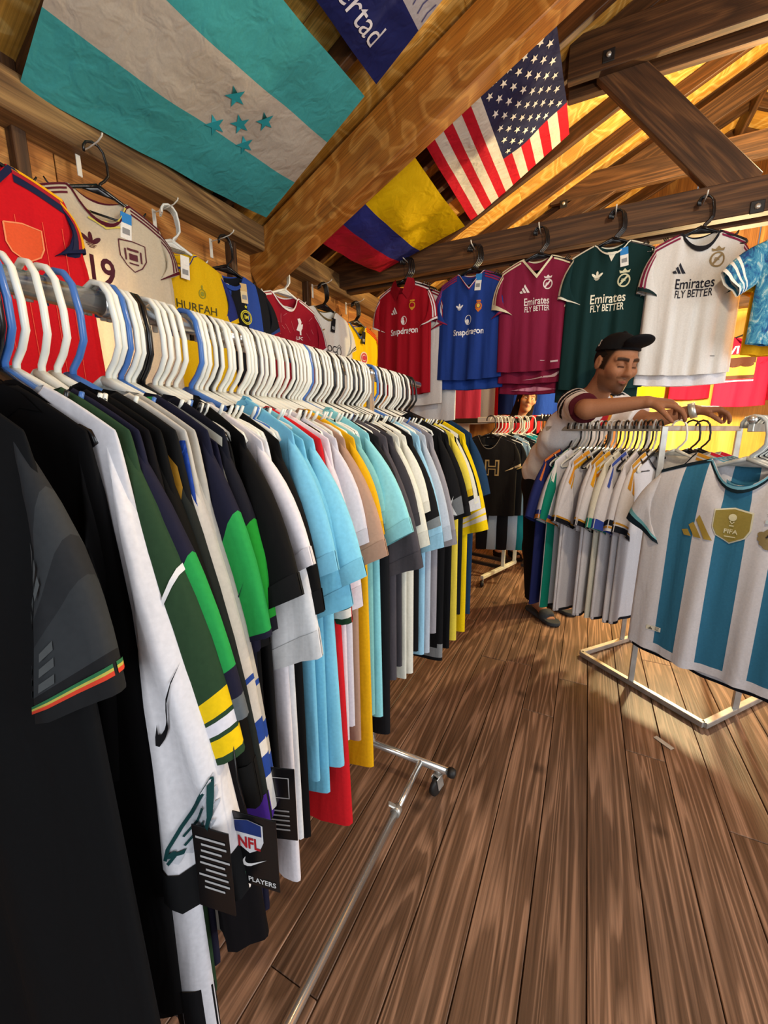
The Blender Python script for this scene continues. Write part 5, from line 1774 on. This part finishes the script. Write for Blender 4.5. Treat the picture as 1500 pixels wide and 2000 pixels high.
def sdf_surface(prims, h, pad=.05):
    """prims: (prim, k, sign). returns vertices and quads by surface nets on a sparse field"""
    lo = np.min([p[0][1] for p in prims if p[2] > 0], 0) - pad
    hi = np.max([p[0][2] for p in prims if p[2] > 0], 0) + pad
    n = np.ceil((hi - lo) / h).astype(int) + 1
    B = 16
    D = np.ones(n, np.float32)
    for i in range(0, n[0], B):
        for j in range(0, n[1], B):
            for k in range(0, n[2], B):
                a = lo + np.array([i, j, k]) * h
                b = a + B * h
                act = [p for p in prims if np.all(p[0][1] - .05 < b) and np.all(p[0][2] + .05 > a)]
                if not any(p[2] > 0 for p in act): continue
                I = [np.arange(s, min(s + B, m)) for s, m in zip((i, j, k), n)]
                G = np.stack(np.meshgrid(*I, indexing='ij'), -1).reshape(-1, 3)
                P = lo + G * h
                d = np.full(len(P), 1.0)
                for (f, _, _), kk, sg in act:
                    e = f(P)
                    if sg > 0:
                        hh = np.clip(.5 + .5 * (d - e) / kk, 0, 1)
                        d = d * (1 - hh) + e * hh - kk * hh * (1 - hh)
                    else:
                        hh = np.clip(.5 - .5 * (d + e) / kk, 0, 1)
                        d = d * (1 - hh) - e * hh + kk * hh * (1 - hh)
                D[I[0][0]:I[0][-1] + 1, I[1][0]:I[1][-1] + 1, I[2][0]:I[2][-1] + 1] = d.reshape(len(I[0]), len(I[1]), len(I[2]))
    S = D < 0
    c8 = [S[a:n[0] - 1 + a, b:n[1] - 1 + b, c:n[2] - 1 + c] for a in (0, 1) for b in (0, 1) for c in (0, 1)]
    anyi = np.logical_or.reduce(c8)
    alli = np.logical_and.reduce(c8)
    cells = np.argwhere(anyi & ~alli)
    idx = -np.ones(n, np.int64)
    idx[cells[:, 0], cells[:, 1], cells[:, 2]] = np.arange(len(cells))
    acc = np.zeros((len(cells), 3))
    cnt = np.zeros(len(cells))
    offs = [np.array((a, b, c)) for a in (0, 1) for b in (0, 1) for c in (0, 1)]
    for o in offs:
        for ax in range(3):
            if o[ax]: continue
            o2 = o.copy()
            o2[ax] = 1
            A_ = cells + o
            B_ = cells + o2
            da = D[A_[:, 0], A_[:, 1], A_[:, 2]]
            db = D[B_[:, 0], B_[:, 1], B_[:, 2]]
            m = (da < 0) != (db < 0)
            t = np.where(m, da / np.where(m, da - db, 1), 0)
            pt = o + t[:, None] * (o2 - o)
            acc += pt * m[:, None]
            cnt += m
    V = lo + (cells + acc / cnt[:, None]) * h
    Q = []
    for ax in range(3):
        b, c = (ax + 1) % 3, (ax + 2) % 3
        s0 = [slice(1, -1)] * 3
        s0[ax] = slice(0, -1)
        s1 = list(s0)
        s1[ax] = slice(1, None)
        a0, a1 = S[tuple(s0)], S[tuple(s1)]
        for inside_first in (True, False):
            e = np.argwhere((a0 & ~a1) if inside_first else (~a0 & a1))
            off = np.ones(3, int)
            off[ax] = 0
            e = e + off
            eb, ec = np.zeros(3, int), np.zeros(3, int)
            eb[b] = 1
            ec[c] = 1
            q = [e, e - eb, e - eb - ec, e - ec]
            q = np.stack([idx[x[:, 0], x[:, 1], x[:, 2]] for x in q], 1)
            q = q if inside_first is False else q[:, ::-1]
            Q.append(q[(q >= 0).all(1)])
    return V, np.concatenate(Q)[:, ::-1]


def big_mesh(name, V, Q, mat, PC):
    me = bpy.data.meshes.new(name)
    me.vertices.add(len(V))
    me.vertices.foreach_set('co', V.astype(np.float32).ravel())
    me.loops.add(Q.size)
    me.loops.foreach_set('vertex_index', Q.astype(np.int32).ravel())
    me.polygons.add(len(Q))
    me.polygons.foreach_set('loop_start', np.arange(0, Q.size, 4, dtype=np.int32))
    me.polygons.foreach_set('use_smooth', np.ones(len(Q), bool))
    me.update(calc_edges=True)
    me.validate()
    at = me.color_attributes.new('Col', 'FLOAT_COLOR', 'POINT')
    at.data.foreach_set('color', PC.astype(np.float32).ravel())
    me.materials.append(mat)
    return me


def blend(c, m, hx):
    return c * (1 - m[:, None]) + hexa(hx) * m[:, None]


def soft(d, r, e):          # 1 inside r, fading over e
    return np.clip((r + e - d) / e, 0, 1)


class Head:
    """head frame: f forward, l left, u up; c centre; s scale"""
    def __init__(s, c, f, up, sc=1.0):
        s.c = np.array(c, float)
        s.f = nrmv(f)
        s.l = nrmv(np.cross(up, s.f))
        s.u = np.cross(s.f, s.l)
        s.s = sc
        s.R = np.stack([s.f, s.l, s.u])

    def p(s, f, l, u):
        return s.c + (s.f * f + s.l * l + s.u * u) * s.s

    def E(s, f, l, u, rf, rl, ru):
        return ell(s.p(f, l, u), np.array([rf, rl, ru]) * s.s, s.R)

    def C(s, a, b, r1, r2):
        return cone(s.p(*a), s.p(*b), r1 * s.s, r2 * s.s)

    def prims(s, woman=False):
        j = .86 if woman else 1.0
        L = [(s.E(-.012, 0, .03, .097, .077, .088), .02, 1),           # skull
             (s.E(.022, 0, -.035, .072, .060 * j, .078), .03, 1),      # face
             (s.E(.040, 0, -.082, .048 * j, .046 * j, .036), .025, 1),       # jaw
             (s.E(.075 * (.95 if woman else 1), 0, -.100, .020, .024, .018), .018, 1)]   # chin
        for sd in (-1, 1):
            L += [(s.E(.060, sd * .042, -.018, .030, .026, .026), .02, 1),       # cheek
                  (s.C((.083, sd * .012, .036), (.066, sd * .050, .032), .011, .009), .014, 1),   # brow
                  (s.E(.091, sd * .031, .012, .020, .021, .012), .012, -1),      # socket
                  (s.E(.071, sd * .031, .010, .0165, .0165, .0145), .004, 1),   # eyeball with lid
                  (s.C((.0845, sd * .019, .008), (.0795, sd * .045, .008), .0035, .003), .004, 1),   # lower lid
                  (s.C((.100, sd * .011, -.024), (.094, sd * .015, -.028), .0085, .006), .008, 1),  # nostril wing
                  (s.E(-.014, sd * .079, -.002, .020, .009, .031), .008, 1),    # ear
                  (s.E(-.008, sd * .090, .003, .009, .007, .017), .005, -1)]
        L += [(s.C((.085, 0, .026), (.108, 0, -.016), .0085, .0115), .012, 1),   # nose
              (s.E(.106, 0, -.020, .014, .0125, .0115), .010, 1),
              (s.C((.090, -.021, -.056), (.097, .0, -.053), .004, .006), .005, 1),
              (s.C((.090, .021, -.056), (.097, .0, -.053), .004, .006), .005, 1),
              (s.C((.087, -.018, -.061), (.093, .0, -.065), .0042, .0065), .005, 1),
              (s.C((.087, .018, -.061), (.093, .0, -.065), .0042, .0065), .005, 1)]
        return L

    def local(s, V):
        return ((V - s.c) @ s.R.T) / s.s

    def paint(s, V, c, woman=False, closed=True):
        q = s.local(V)
        F, Lc, U = q[:, 0], q[:, 1], q[:, 2]
        near = (np.abs(U) < .16) & (np.abs(Lc) < .1) & (np.abs(F) < .14)
        front = (F > .045) & near
        A = np.abs(Lc)
        c = blend(c, front * soft(np.hypot(Lc / 1.6, (U + .059) * 2.1), .008, .010) * .75, '#8a4a42' if not woman else '#b0484c')
        brow = front * soft(np.abs(U - .036 + (A - .03) ** 2 * 7 - .0), .0055 if not woman else .003, .004) * ((A > .010) & (A < .054))
        c = blend(c, brow * .92, '#150d0a')
        lid = front * soft(np.abs(U - .0035 + ((A - .031) ** 2) * 9), .0018, .002) * ((A > .016) & (A < .047))
        c = blend(c, lid * .9, '#1a100c')
        if not closed:
            eye = front * soft(np.hypot(A - .031, (U - .009) * 2.0), .010, .003)
            c = blend(c, eye * .9, '#cdc0b4')
            c = blend(c, front * soft(np.hypot(A - .031, (U - .009)), .0045, .002), '#1b110d')
        else:
            c = blend(c, front * soft(np.hypot(A - .031, (U - .010) * 1.6), .014, .012) * .35, '#4a2c1e')
        if not woman:
            beard = near * (soft(np.abs(U + .085), .030, .025) * (F > -.01) * (A < .065) * np.clip((-.035 - U) / .015, 0, 1))
            beard = np.maximum(beard, near * (F > .06) * soft(np.abs(U + .043), .004, .006) * (A < .034))
            c = blend(c, near * (A > .045) * (A < .0765) * soft(np.abs(F - .012 - (U - .02) * .25), .020, .012) * (U > -.025) * (U < .12) * .95, '#17100c')
            c = blend(c, near * (F > .02) * np.clip((U - .070 + (A / .08) ** 2 * .02) / .010, 0, 1) * .95, '#17100c')
            lips = soft(np.hypot(Lc / 1.6, (U + .059) * 2.1), .010, .006)
            c = blend(c, beard * .55 * (1 - lips), '#22150f')
            goatee = near * (F > .06) * soft(np.hypot(Lc, U + .092), .022, .018) * (1 - lips)
            c = blend(c, goatee * .5, '#1a110d')
        return c


def hand(wrist, knuckle_dir, palm_n, spread_axis, size=1.0, curl=(.5, .9, .6), fdir=None, thumb_side=1, thumb_curl=.4):
    """palm and five jointed fingers. knuckle_dir from the wrist to the knuckles, palm_n out of the palm, spread_axis across (towards the thumb)"""
    w = np.array(wrist, float)
    d, nrm, a = nrmv(knuckle_dir), nrmv(palm_n), nrmv(spread_axis)
    L = []
    pl = .088 * size
    for k, off in enumerate((.028, .010, -.010, -.027)):
        L.append((cone(w + a * off * .55 * size, w + d * pl * (1 - .05 * abs(k - 1)) + a * off * size, .016 * size, .0115 * size), .014, 1))
    lens = (.072, .080, .075, .060)
    for k, (off, ln) in enumerate(zip((.030, .010, -.010, -.029), lens)):
        p = w + d * pl * (1 - .05 * abs(k - 1)) + a * off * size
        ang = 0.0
        r = .0098 * size
        for s_, (frac, cu) in enumerate(zip((.45, .31, .24), curl)):
            ang += cu * (1 + .12 * (k - 1))
            dd = d * cos(ang) + nrm * sin(ang) + a * off * 1.2 * (1 - s_ * .3)
            q = p + nrmv(dd) * ln * frac * size
            L.append((cone(p, q, r, r * .90), .0035, 1))
            p, r = q, r * .90
    # thumb leaves the side of the palm near its base
    p = w + d * .022 * size + a * .020 * size + nrm * .006 * size
    q = p + nrmv(d * .55 + a * .75 + nrm * .35) * .042 * size
    L.append((cone(p, q, .0145 * size, .011 * size), .012, 1))
    q2 = q + nrmv(d * .8 + a * .25 + nrm * (.35 + thumb_curl)) * .032 * size
    L.append((cone(q, q2, .0108 * size, .0098 * size), .004, 1))
    q3 = q2 + nrmv(d * .8 - a * .1 + nrm * (.5 + thumb_curl)) * .026 * size
    L.append((cone(q2, q3, .0098 * size, .0075 * size), .004, 1))
    return L


# ---- the man at the four way rack
f_ = nrmv((.85, -.53, 0))
l_ = np.array([-f_[1], f_[0], 0])
pelvis = np.array([-.195, 2.84, .95])
chest = np.array([-.075, 2.60, 1.27])
neck0 = np.array([-.005, 2.47, 1.44])
SR, SL = np.array([-.075, 2.43, 1.405]), np.array([.105, 2.62, 1.405])
ER, EL_ = np.array([-.015, 2.185, 1.375]), np.array([.27, 2.50, 1.32])
WR_, WL_ = np.array([.215, 2.155, 1.400]), np.array([.445, 2.455, 1.372])
HIPR, HIPL = pelvis - l_ * .095, pelvis + l_ * .095
KR, KL = np.array([-.245, 2.80, .50]), np.array([-.165, 3.02, .50])
AR, AL = np.array([-.225, 2.88, .085]), np.array([-.15, 3.08, .085])
FR, FL = np.array([-.14, 2.79, .035]), np.array([-.05, 3.0, .035])
hd = Head((.088, 2.315, 1.590), nrmv((.53, -.78, -.36)), nrmv((.22, -.25, .95)), 1.04)
sh_ax = nrmv(SL - SR)
tor = nrmv(neck0 - pelvis)
tf = nrmv(np.cross(sh_ax, tor))
TR = np.stack([nrmv(np.cross(sh_ax, tor)), sh_ax, tor])
body = hd.prims() + [
    (cone(hd.p(-.02, 0, -.06), neck0 - np.array([.0, -.02, .02]), .056, .062), .03, 1),
    (ell(chest, (.115, .165, .20), TR), .05, 1), (ell((chest + pelvis) / 2, (.11, .15, .19), TR), .06, 1), (ell(pelvis, (.115, .165, .12), TR), .06, 1),
    (cone(SR, SL, .068, .068), .05, 1),
    (cone(SR, ER, .058, .043), .03, 1), (cone(ER, WR_, .046, .027), .015, 1), (cone(SL, EL_, .058, .043), .03, 1), (cone(EL_, WL_, .044, .027), .015, 1),
    (cone(HIPR, KR, .085, .058), .04, 1), (cone(KR, AR, .058, .036), .02, 1), (cone(HIPL, KL, .085, .058), .04, 1), (cone(KL, AL, .058, .036), .02, 1),
    (cone(AR, FR, .036, .030), .02, 1), (cone(AL, FL, .036, .030), .02, 1)]
for (A0, F0) in ((AR, FR), (AL, FL)):
    tdir = nrmv(F0 - A0 - np.array([0, 0, (F0 - A0)[2]]))
    sdir = np.array([-tdir[1], tdir[0], 0])
    for k in range(5):
        b0 = F0 + sdir * (.022 - .011 * k) + tdir * .012
        body.append((cone(b0, b0 + tdir * (.030 - .003 * k) - np.array([0, 0, .006]), .0095, .008), .006, 1))
# right hand over the hanger hooks, left hand farther along the rail
body += hand(WR_ + np.array([.012, 0, 0]), (.95, -.06, -.12), (.10, -.05, -.97), (.05, -.9, -.35), 1.04, (.62, .55, .35), thumb_curl=.5)
body += hand(WL_ + np.array([.012, 0, .0]), (.92, -.05, .05), (.18, -.05, -.96), (-.05, -1, -.1), 1.0, (.75, .6, .4), thumb_curl=.4)
V, Q = sdf_surface(body, .0045)
C_ = np.tile(hexa('#96664a'), (len(V), 1))
knu = np.clip((V[:, 0] - .2) * 4, 0, 1) * (V[:, 2] > 1.25)
C_ = blend(C_, knu * .35, '#5d3626')
C_ = hd.paint(V, C_)
man_o = np.array([-.17, 2.95, 0.0])
man = link('person', big_mesh('person', V - man_o, Q, SKIN, C_), None, tuple(man_o))
tag(man, 'bearded man in black cap and white striped-shoulder jersey leaning over the four way rack hangers', 'person')


def wear(name, prims, h, colf, parent, origin, mat=CLOTH, label=None):
    V, Q = sdf_surface(prims, h)
    o = link(name, big_mesh(name, V - origin, Q, mat, colf(V)), parent)
    if label: o['label'] = label
    return o


def wrinkle(prim, amp, sx):
    f, lo, hi = prim
    return (lambda P: f(P) + amp * (np.sin(P[:, 2] * sx + P[:, 0] * sx * .7) + np.sin(P[:, 1] * sx * 1.3 - P[:, 2] * sx * .6))), lo - abs(amp), hi + abs(amp)


sl_r = SR + (ER - SR) * .80
sl_l = SL + (EL_ - SL) * .75
hemc = pelvis + np.array([.0, .02, -.06])
shirt = [(wrinkle(ell(chest, (.135, .185, .215), TR), .003, 40), .05, 1), (wrinkle(ell((chest + pelvis) / 2 + np.array([-.03, .03, 0]), (.135, .178, .23), TR), .004, 38), .06, 1),
         (cut(wrinkle(cone(pelvis + tor * .12, hemc, .155, .165), .004, 42), hemc + np.array([0, 0, .0]), (-.2, .25, -1)), .05, 1),
         (cone(SR, SL, .084, .084), .05, 1),
         (cut(wrinkle(cone(SR, sl_r + nrmv(ER - SR) * .05, .078, .068), .002, 55), sl_r, ER - SR), .03, 1), (cut(cone(SL, sl_l + nrmv(EL_ - SL) * .05, .080, .078), sl_l, EL_ - SL), .03, 1),
         (cone(neck0 - np.array([.03, -.05, .06]), neck0 - np.array([.012, -.02, .012]), .09, .070), .03, 1)]


def shirt_col(V):
    c = np.tile(hexa('#e4dedb'), (len(V), 1))
    ts = (V - SR) @ nrmv(ER - SR)
    rad = np.linalg.norm((V - SR) - ts[:, None] * nrmv(ER - SR), axis=1)
    cuffm = (ts > np.linalg.norm(sl_r - SR) - .012) & (rad < .11) & (V[:, 0] < .06) & (V[:, 1] < 2.40)
    c[cuffm] = hexa('#48121b')
    # black shoulder stripes run from the neck over the shoulder
    sx = (V - neck0) @ sh_ax
    sf = (V - neck0) @ tf
    top = (V - neck0) @ tor > -.13
    for sgn in (-1, 1):
        for k in range(3):
            m = ((V - neck0) @ tor > -.085) & (np.abs(sf - (.016 - .034 * k)) < .0115) & (sx * sgn > .085) & (sx * sgn < .185)
            c[m] = hexa('#151518')
    dn = np.linalg.norm(V - neck0, axis=1)
    c[dn < .083] = hexa('#5c1420')
    m = (sx > .04) & (sx < .085) & (sf > .02) & (V[:, 2] > 1.30) & ((V - neck0) @ tor < -.0)
    c[m] = hexa('#b8242c')
    m = (sx > .085) & (sx < .10) & (sf > .02) & (V[:, 2] > 1.30)
    c[m] = hexa('#d08a2c')
    m = (sf < -.088) & (sf > -.102) & ((V - neck0) @ tor > -.16) & (sx < -.05) & (sx > -.2)
    c[m] = hexa('#c9762c')
    return c


wear('jersey', shirt, .0065, shirt_col, man, man_o, label='white football jersey with black shoulder stripes and dark red cuffs')
tr = [(cone(HIPR + np.array([0, 0, .04]), KR, .108, .085), .04, 1), (cut(cone(KR, AR - np.array([0, 0, .03]), .085, .072), AR + np.array([0, 0, .03]), (0, 0, -1)), .03, 1),
      (cone(HIPL + np.array([0, 0, .04]), KL, .108, .085), .04, 1), (cut(cone(KL, AL - np.array([0, 0, .03]), .085, .072), AL + np.array([0, 0, .03]), (0, 0, -1)), .03, 1), (ell(pelvis, (.13, .18, .10), TR), .04, 1)]
wear('trousers', tr, .009, lambda V: np.tile(hexa('#121317'), (len(V), 1)), man, man_o, label='black trousers')
for (A0, F0) in ((AR, FR), (AL, FL)):
    td = nrmv((F0 - A0) * np.array([1, 1, 0]))
    heel, toe = A0 * np.array([1, 1, 0]) - td * .045, F0 * np.array([1, 1, 0]) + td * .055
    sd_ = np.array([-td[1], td[0], 0])
    fm = np.stack([td, sd_, np.array([0, 0, 1.])])
    sole = [(cut(cut(cone(heel + np.array([0, 0, .012]), toe + np.array([0, 0, .012]), .042, .050), (0, 0, .028), (0, 0, 1)), (0, 0, .003), (0, 0, -1)), .01, 1),
            (cut(cut(ell(F0 * np.array([1, 1, 0]) - td * .01 + np.array([0, 0, .035]), (.048, .054, .045), fm), F0 + td * .03, td), F0 - td * .055, -td), .008, 1)]
    wear('slide_sandal', sole, .006, lambda V: np.tile(hexa('#3a3d40'), (len(V), 1)), man, man_o, mat=CLOTH, label='dark grey slide sandal')
# cap, hair, watch strap, ring
cap = [(cut(hd.E(-.012, 0, .034, .108, .088, .098), hd.p(0, 0, .056), -(hd.u - .25 * hd.f)), .01, 1),
       (cut(cut(ell(hd.p(.096, 0, .112), np.array([.050, .064, .013]) * hd.s, np.stack([nrmv(hd.f + .95 * hd.u), hd.l, nrmv(hd.u - .95 * hd.f)])), hd.p(.055, 0, .08), -hd.f), hd.p(.1, 0, .2), hd.u), .012, 1),
       (hd.E(-.012, 0, .132, .010, .010, .006), .004, 1)]
wear('cap', cap, .004, lambda V: np.tile(hexa('#101013'), (len(V), 1)), man, man_o, label='black baseball cap with white emblem')
pe = hd.p(-.050, -.0765, .075)
eo = link('cap_emblem', mesh('cap_emblem', [(a, b, 0) for a, b in place(text2d('S', .03), 0, 0, .042)[0]], text2d('S', .03)[1], PRINT, FC=np.tile(srgb('#d8d8da'), (len(text2d('S', .03)[1]), 1))), man, tuple(pe - man_o))
zz = -hd.l * .93 - hd.f * .30 + hd.u * .2
zz = nrmv(zz)
xx = nrmv(np.cross(hd.u, zz))
Mx = Matrix((tuple(xx), tuple(np.cross(zz, xx)), tuple(zz))).transposed()
eo.rotation_euler = Mx.to_euler()
hair = [(cut(cut(hd.E(-.016, 0, .020, .097, .0805, .090), hd.p(.055, 0, 0), hd.f + .25 * hd.u), hd.p(0, 0, .022), -hd.u + .62 * hd.f), .01, 1)]
wear('hair', hair, .0045, lambda V: np.tile(hexa('#17100c'), (len(V), 1)), man, man_o, label='short dark hair')
wd_ = nrmv(WL_ - EL_)
V, Fc = [], []
bx_ = nrmv(np.cross(wd_, (0, 0, 1)))
by_ = np.cross(bx_, wd_)
for i, s_ in enumerate((-.014, .014)):
    for k in range(16):
        a = 2 * pi * k / 16
        V.append(WL_ - wd_ * .004 + wd_ * s_ + (bx_ * cos(a) * .036 + by_ * sin(a) * .033) - man_o)
Fc = [(k, (k + 1) % 16, 16 + (k + 1) % 16, 16 + k) for k in range(16)]
w_ = link('wrist_watch', mesh('wrist_watch', V, Fc, STEEL), man)
w_['label'] = 'pale metal watch band'
sm = w_.modifiers.new('thick', 'SOLIDIFY')
sm.thickness = .004
kd_ = nrmv((.95, -.06, -.12))
rp = WR_ + np.array([.012, 0, 0]) + kd_ * .088 * 1.04 + nrmv((.05, -.9, -.35)) * (-.010) * 1.04 + np.array([.010, 0, -.010])
rg_ = link('ring', lathe_mesh('ring', [(.0105, -.002), (.0125, -.002), (.0125, .002), (.0105, .002), (.0105, -.002)], plain_mat('gold', '#c79a3a', .25, 1.0), 16), man, tuple(rp - man_o))
rg_.rotation_euler = Vector((.85, -.05, -.5)).to_track_quat('Z', 'Y').to_euler()

# ---- the woman behind the back racks
hc = at_y(1030, 781, 4.0)
wh_ = Head(hc, nrmv((.28, -.95, -.02)), nrmv((.16, .0, .98)), .93)
wx, wy = hc[0] - .10, hc[1] + .10
f2_ = nrmv((.55, -.8, 0))
l2_ = np.array([-f2_[1], f2_[0], 0])
wp = np.array([wx - .03, wy + .03, .90])
wn = np.array([wx + .03, wy - .02, 1.40])
wc_ = np.array([wx, wy + .01, 1.20])
wR = np.stack([f2_, l2_, np.array([0, 0, 1.])])
wSR, wSL = wn - l2_ * .145 - np.array([0, 0, .055]), wn + l2_ * .145 - np.array([0, 0, .055])
wER, wEL = wSR + np.array([-.03, -.02, -.27]), wSL + np.array([.05, .02, -.27])
wWR, wWL = wER + f2_ * .18 + np.array([0, 0, -.12]), wEL + f2_ * .18 + np.array([0, 0, -.12])
hR, hL = wp - l2_ * .08, wp + l2_ * .08
kR, kL = hR + np.array([0, 0, -.42]) + f2_ * .03, hL + np.array([0, 0, -.42]) + f2_ * .03
aR, aL = hR * np.array([1, 1, 0]) + np.array([0, 0, .075]), hL * np.array([1, 1, 0]) + np.array([0, 0, .075])
fR, fL = aR + f2_ * .11 - np.array([0, 0, .045]), aL + f2_ * .11 - np.array([0, 0, .045])
wb_ = wh_.prims(True) + [(cone(wh_.p(-.02, 0, -.06), wn, .043, .048), .03, 1), (ell(wc_, (.10, .14, .17), wR), .05, 1), (ell((wc_ + wp) / 2, (.095, .125, .18), wR), .06, 1), (ell(wp, (.11, .165, .13), wR), .06, 1),
                         (cone(wSR, wSL, .055, .055), .05, 1), (cone(wSR, wER, .048, .036), .03, 1), (cone(wER, wWR, .036, .022), .015, 1), (cone(wSL, wEL, .048, .036), .03, 1), (cone(wEL, wWL, .036, .022), .015, 1),
                         (cone(hR, kR, .085, .052), .04, 1), (cone(kR, aR, .052, .032), .02, 1), (cone(hL, kL, .085, .052), .04, 1), (cone(kL, aL, .052, .032), .02, 1), (cone(aR, fR, .032, .026), .02, 1), (cone(aL, fL, .032, .026), .02, 1)]
wb_ += hand(wWR, f2_ * .6 + np.array([0, 0, -.8]), l2_ * 1.0, f2_, .88, (.3, .4, .3)) + hand(wWL, f2_ * .6 + np.array([0, 0, -.8]), -l2_, f2_, .88, (.3, .4, .3))
V, Q = sdf_surface(wb_, .006)
C_ = wh_.paint(V, np.tile(hexa('#b5825f'), (len(V), 1)), True, False)
wo = np.array([wx, wy, 0.])
woman = link('person', big_mesh('person', V - wo, Q, SKIN, C_), None, tuple(wo))
tag(woman, 'woman with long dark hair in a red top watching from behind the back rack', 'person')
top = [(ell(wc_, (.115, .158, .19), wR), .05, 1), (ell((wc_ + wp) / 2, (.11, .14, .2), wR), .06, 1), (cut(ell(wp, (.125, .175, .13), wR), wp + np.array([0, 0, -.02]), (0, 0, -1)), .05, 1), (cone(wSR, wSL, .067, .067), .05, 1),
       (cut(cone(wSR, wER, .064, .060), wSR + (wER - wSR) * .7, wER - wSR), .03, 1), (cut(cone(wSL, wEL, .064, .060), wSL + (wEL - wSL) * .7, wEL - wSL), .03, 1)]
wear('red_top', top, .009, lambda V: np.tile(hexa('#cf2026'), (len(V), 1)), woman, wo, label='red short sleeved top')
pt = [(cone(hR, kR, .102, .07), .04, 1), (cut(cone(kR, aR, .07, .055), aR + np.array([0, 0, .04]), (0, 0, -1)), .02, 1), (cone(hL, kL, .102, .07), .04, 1), (cut(cone(kL, aL, .07, .055), aL + np.array([0, 0, .04]), (0, 0, -1)), .02, 1), (ell(wp - np.array([0, 0, .02]), (.122, .172, .11), wR), .04, 1)]
wear('trousers', pt, .010, lambda V: np.tile(hexa('#1a1b22'), (len(V), 1)), woman, wo, label='dark trousers')
for (a_, ff) in ((aR, fR), (aL, fL)):
    s_ = [(cut(cut(cone(a_ * np.array([1, 1, 0]) - f2_ * .035 + np.array([0, 0, .01]), ff * np.array([1, 1, 0]) + f2_ * .04 + np.array([0, 0, .01]), .036, .042), (0, 0, .022), (0, 0, 1)), (0, 0, .003), (0, 0, -1)), .008, 1),
          (cut(cut(cone(a_ - f2_ * .03 - np.array([0, 0, .03]), ff + f2_ * .01, .040, .038), (0, 0, .004), (0, 0, -1)), ff + f2_ * .015, f2_), .008, 1)]
    wear('sandal', s_, .007, lambda V: np.tile(hexa('#17171a'), (len(V), 1)), woman, wo)
hr = [(cut(wh_.E(-.022, 0, .030, .102, .086, .092), wh_.p(.050, 0, .02), wh_.f * .95 - .55 * wh_.u), .01, 1), (wh_.E(.082, 0, -.02, .062, .064, .085), .01, -1),
      (wh_.C((-.06, .03, .02), (-.10, .05, -.18), .055, .045), .04, 1), (wh_.C((-.05, -.05, .02), (-.085, -.085, -.20), .045, .040), .04, 1), (wh_.C((-.09, .03, -.18), (-.115, .03, -.36), .055, .028), .03, 1)]
wear('hair', hr, .006, lambda V: np.tile(hexa('#17100d'), (len(V), 1)), woman, wo, label='long dark hair drawn back')
